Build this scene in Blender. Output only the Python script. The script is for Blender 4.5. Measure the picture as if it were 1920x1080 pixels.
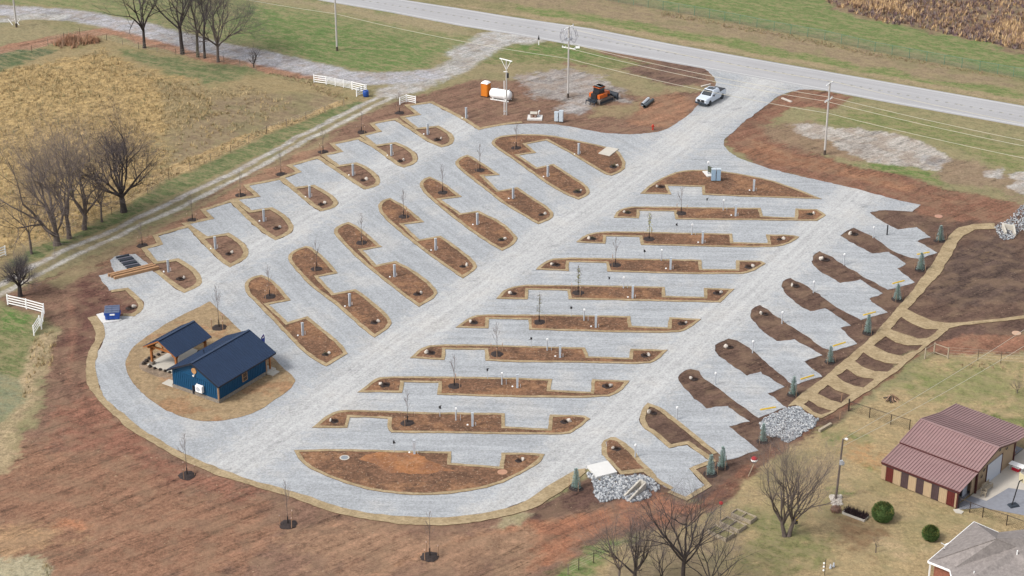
import bpy, math, random
import numpy as np
from mathutils import Vector, Matrix
from mathutils.geometry import tessellate_polygon
from math import radians as R, sin, cos, pi

# ---------------------------------------------------------------- camera, sky, sun
SC = bpy.context.scene
for o in list(bpy.data.objects): bpy.data.objects.remove(o)
COL = SC.collection
H = 105.0; F = 3600.0; TH = math.atan(1720 / 3600.)
s_, c_ = sin(TH), cos(TH)
cd = bpy.data.cameras.new('camera'); cam = bpy.data.objects.new('camera', cd); COL.objects.link(cam)
cd.sensor_width = 36; cd.lens = F / 1920 * 36; cd.clip_start = 1; cd.clip_end = 20000
cam.location = (0, 0, H); cam.rotation_euler = (pi / 2 - TH, 0, 0)
SC.camera = cam
W = bpy.data.worlds.new('World'); SC.world = W; W.use_nodes = True
SUNEL, SUNAZ = 48, -118          # azimuth from +Y towards +X
nt = W.node_tree; sky = nt.nodes.new('ShaderNodeTexSky'); sky.sky_type = 'NISHITA'; sky.sun_disc = False
sky.sun_elevation = R(SUNEL); sky.sun_rotation = R(SUNAZ); sky.dust_density = 3; sky.air_density = 1.0; sky.ozone_density = 1
hs_ = nt.nodes.new('ShaderNodeHueSaturation'); hs_.inputs['Saturation'].default_value = .3   # thin bright overcast
nt.links.new(sky.outputs[0], hs_.inputs['Color']); nt.links.new(hs_.outputs[0], nt.nodes['Background'].inputs[0]); nt.nodes['Background'].inputs[1].default_value = 0.15
ld = bpy.data.lights.new('sun', 'SUN'); ld.energy = 1.75; ld.angle = R(11); ld.color = (1, .96, .90)
sun = bpy.data.objects.new('sun', ld); COL.objects.link(sun)
sv = Vector((sin(R(SUNAZ)) * cos(R(SUNEL)), cos(R(SUNAZ)) * cos(R(SUNEL)), sin(R(SUNEL))))
sun.rotation_euler = sv.to_track_quat('Z', 'Y').to_euler()
SC.view_settings.view_transform = 'Standard'; SC.view_settings.look = 'None'
SC.view_settings.exposure = 0.62; SC.view_settings.gamma = 1
SC.render.engine = 'CYCLES'

# ---------------------------------------------------------------- helpers
rnd = random.Random(7)
def G(px, py, z=0.0):
    """photo pixel of a point standing on the ground -> its place in the world"""
    u = (px - 960) / F; v = (py - 540) / F; k = (H - z) / (s_ + v * c_)
    return Vector((u * k, (c_ - v * s_) * k, z))
def HT(bx, by, ty):
    Y = G(bx, by)[1]; v = (ty - 540) / F
    return H - Y * (s_ + v * c_) / (c_ - v * s_)
def PT(s): return [tuple(float(a) for a in p.split(',')) for p in s.split()]
def GP(s): return [G(*p).xy for p in PT(s)]
def tile(t, s):
    r, c = int(t[0]), int(t[1]); return ' '.join('%g,%g' % (480 * c + x / 4, 270 * r + y / 4) for x, y in PT(s))
def heading(p, q):
    a = G(*p); b = G(*q); return math.atan2(b.y - a.y, b.x - a.x)
E_ = 1.55
def L1(c): c = c / 255.; return c / 12.92 if c <= .04045 else ((c + .055) / 1.055) ** 2.4
def A(r, g, b, k=1.0): return tuple(min(.85, L1(x) / E_ * k) for x in (r, g, b))
def tag(o, label=None, cat=None, group=None, kind=None):
    if label: o['label'] = label
    if cat: o['category'] = cat
    if group: o['group'] = group
    if kind: o['kind'] = kind
    return o
def empty(name, loc, rz=0, **k):
    o = bpy.data.objects.new(name, None); COL.objects.link(o); o.location = loc; o.rotation_euler = (0, 0, rz)
    return tag(o, **k)
def kids(o): return [c for c in KID.get(o.name, [])]
KID = {}
def setp(o, p):
    o.parent = p; KID.setdefault(p.name, []).append(o)
def copy_tree(o, parent=None):
    c = o.copy(); COL.objects.link(c)
    if parent: setp(c, parent)
    for ch in list(kids(o)): copy_tree(ch, c)
    return c
def noise1(x, y, sc=1.0, seed=0):
    from mathutils.noise import noise
    return noise(Vector((x * sc, y * sc, seed * 7.3)))

class M:
    def __init__(s): s.v = []; s.f = []; s.m = []
    def add(s, vs, fs, m=0):
        b = len(s.v); s.v += [tuple(v) for v in vs]
        s.f += [tuple(b + i for i in f) for f in fs]; s.m += [m] * len(fs); return s
    def box(s, c, d, rz=0, m=0, rx=0, ry=0, taper=1.0):
        rm = Matrix.Rotation(rz, 3, 'Z') @ Matrix.Rotation(ry, 3, 'Y') @ Matrix.Rotation(rx, 3, 'X'); vs = []
        for z in (-.5, .5):
            t = taper if z > 0 else 1
            for x, y in ((-.5, -.5), (.5, -.5), (.5, .5), (-.5, .5)):
                vs.append(rm @ Vector((x * d[0] * t, y * d[1] * t, z * d[2])) + Vector(c))
        return s.add(vs, [(3, 2, 1, 0), (4, 5, 6, 7), (0, 1, 5, 4), (1, 2, 6, 5), (2, 3, 7, 6), (3, 0, 4, 7)], m)
    def bar(s, a, b, w, h=None, m=0):
        h = h or w; a = Vector(a); b = Vector(b); d = (b - a); u = d.normalized()
        up = Vector((0, 0, 1)) if abs(u.z) < .95 else Vector((1, 0, 0))
        x = u.cross(up).normalized() * w / 2; y = x.cross(u).normalized() * h / 2
        vs = [p + i * x + j * y for p in (a, b) for i, j in ((-1, -1), (1, -1), (1, 1), (-1, 1))]
        return s.add(vs, [(3, 2, 1, 0), (4, 5, 6, 7), (0, 1, 5, 4), (1, 2, 6, 5), (2, 3, 7, 6), (3, 0, 4, 7)], m)
    def tube(s, pts, rs, n=8, m=0, cap=True):
        pts = [Vector(p) for p in pts]; rs = rs if isinstance(rs, (list, tuple)) else [rs] * len(pts); vs = []
        for i, p in enumerate(pts):
            d = (pts[min(i + 1, len(pts) - 1)] - pts[max(i - 1, 0)]).normalized()
            up = Vector((0, 0, 1)) if abs(d.z) < .9 else Vector((1, 0, 0))
            x = d.cross(up).normalized(); y = x.cross(d)
            for k in range(n):
                a = 2 * pi * k / n; vs.append(p + (x * cos(a) + y * sin(a)) * rs[i])
        fs = [(i * n + k, i * n + (k + 1) % n, (i + 1) * n + (k + 1) % n, (i + 1) * n + k) for i in range(len(pts) - 1) for k in range(n)]
        if cap: fs += [tuple(range(n - 1, -1, -1)), tuple((len(pts) - 1) * n + k for k in range(n))]
        return s.add(vs, fs, m)
    def prism(s, poly, z0, z1, m=0, msid=None):
        """poly: list of loops (first outer, rest holes) or a single loop"""
        if not isinstance(poly[0][0], (list, tuple, Vector)): poly = [poly]
        loops = [[Vector((p[0], p[1], z1)) for p in l] for l in poly]
        flat = [v for l in loops for v in l]
        tris = tessellate_polygon(loops)
        out = []
        for t in tris:
            a, b, c = [flat[i] for i in t]
            out.append(tuple(t) if (b - a).cross(c - a).z > 0 else tuple(reversed(t)))
        s.add(flat, out, m)
        if z0 is not None:
            for l in loops:
                n = len(l); vs = l + [Vector((p.x, p.y, z0)) for p in l]
                ar = sum(l[i].x * l[(i + 1) % n].y - l[(i + 1) % n].x * l[i].y for i in range(n))
                q = [(i, i + n, (i + 1) % n + n, (i + 1) % n) for i in range(n)]
                if (ar < 0) ^ (l is not loops[0]): q = [tuple(reversed(f)) for f in q]
                s.add(vs, q, m if msid is None else msid)
        return s
    def lathe(s, prof, n=16, c=(0, 0, 0), m=0):
        vs = [(c[0] + r * cos(2 * pi * k / n), c[1] + r * sin(2 * pi * k / n), c[2] + z) for r, z in prof for k in range(n)]
        fs = [(i * n + k, i * n + (k + 1) % n, (i + 1) * n + (k + 1) % n, (i + 1) * n + k) for i in range(len(prof) - 1) for k in range(n)]
        fs += [tuple(range(n - 1, -1, -1)), tuple((len(prof) - 1) * n + k for k in range(n))]
        return s.add(vs, fs, m)
    def build(s, name, mats, parent=None, loc=None, rz=0, smooth=False, **k):
        me = bpy.data.meshes.new(name); me.from_pydata(s.v, [], s.f)
        for mt in (mats if isinstance(mats, (list, tuple)) else [mats]): me.materials.append(mt)
        if max(s.m or [0]) > 0: me.polygons.foreach_set('material_index', s.m)
        if smooth: me.polygons.foreach_set('use_smooth', [True] * len(me.polygons))
        me.update()
        o = bpy.data.objects.new(name, me); COL.objects.link(o)
        if parent: setp(o, parent)
        if loc is not None: o.location = loc; o.rotation_euler = (0, 0, rz)
        return tag(o, **k)

# ---------------------------------------------------------------- materials
def mat(name, col, rough=.8, var=.18, scale=2.0, metal=0, bump=0, fine=None, spec=.3, emit=None):
    m = bpy.data.materials.new(name); m.use_nodes = True; N = m.node_tree.nodes; Lk = m.node_tree.links
    b = N['Principled BSDF']; b.inputs['Roughness'].default_value = rough; b.inputs['Metallic'].default_value = metal
    b.inputs['Specular IOR Level'].default_value = spec
    tc = N.new('ShaderNodeTexCoord'); n = N.new('ShaderNodeTexNoise'); n.inputs['Scale'].default_value = scale
    n.inputs['Detail'].default_value = 6; n.inputs['Roughness'].default_value = .65
    Lk.new(tc.outputs['Object'], n.inputs['Vector'])
    r = N.new('ShaderNodeValToRGB'); e = r.color_ramp.elements
    e[0].position = .3; e[1].position = .7
    e[0].color = tuple(c * (1 - var) for c in col) + (1,); e[1].color = tuple(min(1, c * (1 + var)) for c in col) + (1,)
    Lk.new(n.outputs['Fac'], r.inputs[0]); Lk.new(r.outputs[0], b.inputs['Base Color'])
    if bump:
        bp = N.new('ShaderNodeBump'); bp.inputs['Strength'].default_value = bump; bp.inputs['Distance'].default_value = .05
        n2 = N.new('ShaderNodeTexNoise'); n2.inputs['Scale'].default_value = fine or scale * 4; n2.inputs['Detail'].default_value = 5
        Lk.new(tc.outputs['Object'], n2.inputs['Vector']); Lk.new(n2.outputs['Fac'], bp.inputs['Height']); Lk.new(bp.outputs[0], b.inputs['Normal'])
    return m
class NB:
    """small node builder"""
    def __init__(s, name, rough=.95):
        s.m = bpy.data.materials.new(name); s.m.use_nodes = True; s.t = s.m.node_tree; s.b = s.t.nodes['Principled BSDF']
        s.b.inputs['Roughness'].default_value = rough; s.b.inputs['Specular IOR Level'].default_value = .15
        s.tc = s.t.nodes.new('ShaderNodeTexCoord').outputs['Object']
    def lk(s, a, b):
        if isinstance(a, (int, float)): b.default_value = a
        elif isinstance(a, tuple): b.default_value = a if len(a) == 4 or b.type != 'RGBA' else a + (1,)
        else: s.t.links.new(a, b)
    def math(s, op, a, b=0., c=0.):
        n = s.t.nodes.new('ShaderNodeMath'); n.operation = op
        for i, x in enumerate((a, b, c)): s.lk(x, n.inputs[i])
        return n.outputs[0]
    def mapr(s, v, a, b, c=0., d=1.):
        n = s.t.nodes.new('ShaderNodeMapRange'); n.interpolation_type = 'SMOOTHSTEP'
        for i, x in enumerate((v, a, b, c, d)): s.lk(x, n.inputs[i])
        return n.outputs[0]
    def noise(s, sc, det=4, vec=None, rough=.6, dist=0):
        n = s.t.nodes.new('ShaderNodeTexNoise'); n.inputs['Scale'].default_value = sc; n.inputs['Detail'].default_value = det
        n.inputs['Roughness'].default_value = rough; n.inputs['Distortion'].default_value = dist; s.lk(vec or s.tc, n.inputs['Vector']); return n.outputs['Fac']
    def voro(s, sc, vec=None, out='Distance'):
        n = s.t.nodes.new('ShaderNodeTexVoronoi'); n.inputs['Scale'].default_value = sc; s.lk(vec or s.tc, n.inputs['Vector']); return n.outputs[out]
    def mapping(s, ang=0, sc=(1, 1, 1)):
        a = s.t.nodes.new('ShaderNodeMapping'); a.inputs['Rotation'].default_value = (0, 0, ang); s.lk(s.tc, a.inputs['Vector'])
        b = s.t.nodes.new('ShaderNodeMapping'); b.inputs['Scale'].default_value = sc; s.lk(a.outputs[0], b.inputs['Vector']); return b.outputs[0]
    def mix(s, f, a, b, mode='MIX'):
        n = s.t.nodes.new('ShaderNodeMix'); n.data_type = 'RGBA'; n.blend_type = mode; n.clamp_factor = True
        s.lk(f, n.inputs[0]); s.lk(a, n.inputs[6]); s.lk(b, n.inputs[7]); return n.outputs[2]
    def bump(s, h, st=.5, d=.1):
        n = s.t.nodes.new('ShaderNodeBump'); n.inputs['Strength'].default_value = st; n.inputs['Distance'].default_value = d
        s.lk(h, n.inputs['Height']); s.lk(n.outputs[0], s.b.inputs['Normal'])
    def grey(s, v):
        n = s.t.nodes.new('ShaderNodeCombineColor'); [s.lk(v, n.inputs[i]) for i in range(3)]; return n.outputs[0]
    def out(s, col): s.lk(col, s.b.inputs['Base Color']); return s.m

def ground_mat():
    b = NB('ground'); at = b.t.nodes.new('ShaderNodeVertexColor'); at.layer_name = 'Col'
    col, al = at.outputs['Color'], at.outputs['Alpha']
    big = b.noise(.16, 4); clump = b.noise(.9, 5, rough=.75); fine = b.noise(2.6, 4, rough=.85); med = b.noise(.35, 4)
    lawn = b.mapr(al, .2, .5); tall = b.mapr(al, .6, 1.)
    st = b.noise(1.0, 5, b.mapping(R(-40), (.07, .8, 1)), .65); st2 = b.noise(1.0, 4, b.mapping(R(-62), (.07, .9, 1)), .65)
    line = b.mapr(st, .60, .64)
    v = b.math('ADD', b.mapr(clump, .3, .7, .82, 1.18), b.mapr(st, .3, .7, -.20, .20))
    v = b.math('ADD', v, b.mapr(st2, .35, .65, -.06, .06)); v = b.math('ADD', v, b.mapr(fine, .32, .68, -.32, .32))
    v = b.math('SUBTRACT', v, b.math('MULTIPLY', line, b.math('MULTIPLY', b.mapr(med, .45, .6), .25)))
    sl = b.noise(1.0, 3, b.mapping(R(-38), (.05, .55, 1)), .5); thin = b.math('MULTIPLY', b.mapr(b.math('ABSOLUTE', b.math('SUBTRACT', sl, .5)), .0, .035, 1., 0.), b.mapr(b.noise(.12, 3), .42, .5))
    v = b.math('SUBTRACT', v, b.math('MULTIPLY', thin, .3))
    cd_ = b.mix(1., col, b.grey(v), 'MULTIPLY')
    cd_ = b.mix(b.math('MULTIPLY', b.mapr(med, .45, .62), .4), cd_, A(156, 130, 106)); cd_ = b.mix(b.math('MULTIPLY', b.mapr(b.noise(.2, 5, rough=.75), .5, .64), .3), cd_, A(98, 78, 68))
    fleck = b.math('MULTIPLY', b.mapr(b.noise(3.2, 2, rough=.5), .64, .72), b.mapr(b.noise(.3, 5, rough=.7), .5, .62))
    cd_ = b.mix(b.math('MULTIPLY', fleck, .6), cd_, A(208, 184, 152))
    g = b.math('ADD', b.mapr(clump, .3, .7, .78, 1.22), b.mapr(fine, .32, .68, -.28, .28))
    cg = b.mix(1., col, b.grey(g), 'MULTIPLY')
    dead = b.math('MULTIPLY', b.mapr(b.noise(.7, 6, b.mapping(R(31), (.5, 1.2, 1)), .85), .44, .60), .68)
    cg = b.mix(dead, cg, A(170, 154, 118)); cg = b.mix(b.math('MULTIPLY', b.mapr(big, .5, .62), .22), cg, A(110, 124, 76))
    gt = b.math('ADD', b.mapr(b.noise(.9, 5, b.mapping(R(20), (1, .6, 1)), .8), .32, .68, .6, 1.35), b.mapr(fine, .32, .68, -.35, .35))
    ct = b.mix(1., col, b.grey(gt), 'MULTIPLY')
    c = b.mix(lawn, cd_, cg); c = b.mix(tall, c, ct)
    b.bump(b.math('ADD', clump, b.math('MULTIPLY', fine, .6)), .8, .15)
    return b.out(c)
def gravel_mat():
    b = NB('gravel'); sep = b.t.nodes.new('ShaderNodeSeparateXYZ'); b.lk(b.tc, sep.inputs[0]); X, Y = sep.outputs[0], sep.outputs[1]
    base = A(180, 183, 186)
    big = b.noise(.13, 5, rough=.65); med = b.noise(.8, 5, rough=.7); fine = b.noise(3.6, 4, rough=.95); vf = b.noise(1.5, 4, rough=.8)
    road = None; east = None
    for ri, (p0, p1, w) in enumerate(ROADS):
        a = G(*p0); q = G(*p1); d = (q - a).xy.normalized(); n = Vector((-d.y, d.x)); off = n.dot(a.xy)
        sd_ = b.math('SUBTRACT', b.math('ADD', b.math('MULTIPLY', X, n.x), b.math('MULTIPLY', Y, n.y)), off); dist = b.math('ABSOLUTE', sd_)
        if ri == 1: east = b.mapr(sd_, -1., 1., 1., 0.)
        m = b.mapr(b.math('ADD', dist, b.mapr(med, .3, .7, -1.6, 1.6)), w * .4, w * 1.1, 1., 0.)
        road = m if road is None else b.math('MAXIMUM', road, m)
    ang = math.atan2(d.y, d.x)
    sd = b.noise(1., 6, b.mapping(-ang, (.05, 1.2, 1)), .7)
    sh = b.noise(1., 6, b.mapping(R(3), (.06, 1.1, 1)), .7); sm = b.noise(1., 6, b.mapping(R(61), (.06, 1.1, 1)), .7)
    v = b.math('ADD', b.mapr(fine, .3, .7, .74, 1.24), b.mapr(big, .35, .65, -.05, .05))
    v = b.math('ADD', v, b.mapr(vf, .3, .7, -.05, .05)); v = b.math('ADD', v, b.mapr(med, .3, .7, -.06, .06))
    def ch(x):
        n = b.t.nodes.new('ShaderNodeSeparateColor'); b.lk(x, n.inputs[0]); return n.outputs[0]
    side = b.mix(east, b.grey(b.mapr(sm, .3, .7, -.09, .09)), b.grey(b.mapr(sh, .32, .68, -.10, .13)))
    v = b.math('ADD', v, ch(b.mix(road, side, b.grey(b.mapr(sd, .32, .68, -.11, .09)))))
    c = b.mix(road, base, A(200, 200, 199))
    c = b.mix(b.math('MULTIPLY', b.mapr(big, .5, .64), .4), c, A(196, 192, 186))
    mud = b.math('MULTIPLY', b.mapr(b.noise(.5, 6, b.mapping(R(-30), (.5, 1, 1)), .75), .56, .70), b.mapr(b.noise(.07, 2), .40, .52))
    c = b.mix(b.math('MULTIPLY', mud, .6), c, A(140, 142, 146))
    c = b.mix(1., c, b.grey(v), 'MULTIPLY')
    b.bump(fine, .5, .05); return b.out(c)
def soil_mat(name, c1, c2, rough=.95):
    b = NB(name); n = b.noise(.35, 5, rough=.75); f = b.noise(2.8, 4, rough=.85); m = b.noise(1.1, 4, rough=.75)
    c = b.mix(b.mapr(n, .38, .62), c1, c2)
    c = b.mix(b.math('MULTIPLY', b.mapr(b.noise(.22, 4, rough=.7), .50, .62), .6), c, A(168, 126, 94))
    v = b.math('ADD', b.mapr(f, .3, .7, .72, 1.28), b.mapr(m, .3, .7, -.18, .18)); c = b.mix(1., c, b.grey(v), 'MULTIPLY')
    c = b.mix(b.math('MULTIPLY', b.mapr(b.noise(4, 2), .62, .68), .5), c, A(200, 175, 150))
    b.bump(b.math('ADD', f, m), .7, .08); return b.out(c)
def straw_mat():
    b = NB('straw_mat'); f = b.noise(3.5, 4, rough=.85); n = b.noise(.6, 5, rough=.75); s = b.noise(1, 3, b.mapping(R(-60), (4, .7, 1)), .6)
    c = b.mix(b.mapr(n, .35, .65), A(164, 144, 112), A(188, 168, 134))
    v = b.math('ADD', b.mapr(f, .3, .7, .80, 1.20), b.mapr(s, .3, .7, -.08, .08)); c = b.mix(1., c, b.grey(v), 'MULTIPLY')
    b.bump(f, .5, .04); return b.out(c)
ROADS = [((604, 372), (828, 250), 4.6), ((352, 524), (604, 372), 4.6), ((860, 570), (1175, 345), 5.0), ((1150, 790), (1500, 450), 5.0)]
ROADS = [((345, 540), (770, 291), 4.2), ((760, 640), (1130, 372), 4.4), ((1195, 742), (1545, 425), 4.4)]
MG = ground_mat(); MGR = gravel_mat()
MSOIL = soil_mat('bed_soil', A(112, 85, 68), A(136, 102, 80)); MDARK = soil_mat('dark_soil', A(104, 80, 68), A(122, 93, 77))
MEDGE = mat('soil_edge', A(110, 86, 66), var=.2); MSTRAW = straw_mat()  # soil brown mat sides, with the lip's thin shadow line painted into the colour
MCONC = mat('concrete', A(215, 208, 195), var=.06, scale=1.5, bump=.1); MWCONC = mat('white_concrete', A(236, 234, 230), var=.04)
MWHITE = mat('white_paint', (.78, .78, .77), rough=.5, var=.05); MGALV = mat('galvanized', A(205, 210, 216), rough=.5, var=.06)
MBOX = mat('powder_grey', A(205, 214, 224), rough=.5, var=.05); MBLK = mat('black_plastic', (.02, .02, .022), rough=.5)
MWOOD = mat('weathered_wood', A(184, 170, 148), var=.2, scale=6); MPOLE = mat('pole_wood', A(205, 200, 194), var=.12, scale=3)
MTIMB = mat('cedar_timber', A(176, 112, 62), var=.15, scale=5); MBARK = mat('bark', A(112, 100, 94), var=.25, scale=3, bump=.4)
MBARKD = mat('dark_bark', A(72, 64, 62), var=.25, scale=3, bump=.4); MTWIG = mat('twigs', A(134, 122, 118), var=.2); MTWIGD = mat('dark_twigs', A(98, 90, 96), var=.2)
MMULCH = mat('mulch', A(62, 52, 50), var=.4, scale=9, bump=.6); MWIRE = mat('wire', A(208, 202, 182), rough=.5, var=.02)
MSTONE = mat('white_stone', A(222, 212, 200), var=.12, scale=5, bump=.4); MYEL = mat('yellow_paint', A(240, 200, 70), rough=.5, var=.08)
MASPH = None

# ---------------------------------------------------------------- ground sheet
def poly_sd(P, poly):
    """signed distance (positive inside) of points P (n,2) to polygon"""
    poly = np.array([tuple(p) for p in poly]); a = poly; b = np.roll(poly, -1, 0); d2 = np.full(len(P), 1e9); ins = np.zeros(len(P), bool)
    for (x0, y0), (x1, y1) in zip(a, b):
        ex, ey = x1 - x0, y1 - y0; wx, wy = P[:, 0] - x0, P[:, 1] - y0
        t = np.clip((wx * ex + wy * ey) / (ex * ex + ey * ey + 1e-9), 0, 1)
        d2 = np.minimum(d2, (wx - t * ex) ** 2 + (wy - t * ey) ** 2)
        if y0 != y1:
            c = ((y0 > P[:, 1]) != (y1 > P[:, 1])) & (P[:, 0] < (x1 - x0) * (P[:, 1] - y0) / (y1 - y0) + x0); ins ^= c
    d = np.sqrt(d2); return np.where(ins, d, -d)
def vnoise(x, y, seed):
    xi = np.floor(x).astype(np.int64); yi = np.floor(y).astype(np.int64); fx = x - xi; fy = y - yi
    fx = fx * fx * (3 - 2 * fx); fy = fy * fy * (3 - 2 * fy)
    def h(a, b):
        n = (a * 374761393 + b * 668265263 + seed * 974711) & 0xffffffff; n = ((n ^ (n >> 13)) * 1274126177) & 0xffffffff
        return ((n ^ (n >> 16)) & 0xffff) / 65535.
    return (h(xi, yi) * (1 - fx) + h(xi + 1, yi) * fx) * (1 - fy) + (h(xi, yi + 1) * (1 - fx) + h(xi + 1, yi + 1) * fx) * fy
def fbm(x, y, sc, seed, o=4):
    r = 0; a = .5; t = 0
    for i in range(o): r = r + a * vnoise(x * sc, y * sc, seed + i * 17); t += a; sc *= 2.1; a *= .55
    return r / t - .5
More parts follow.
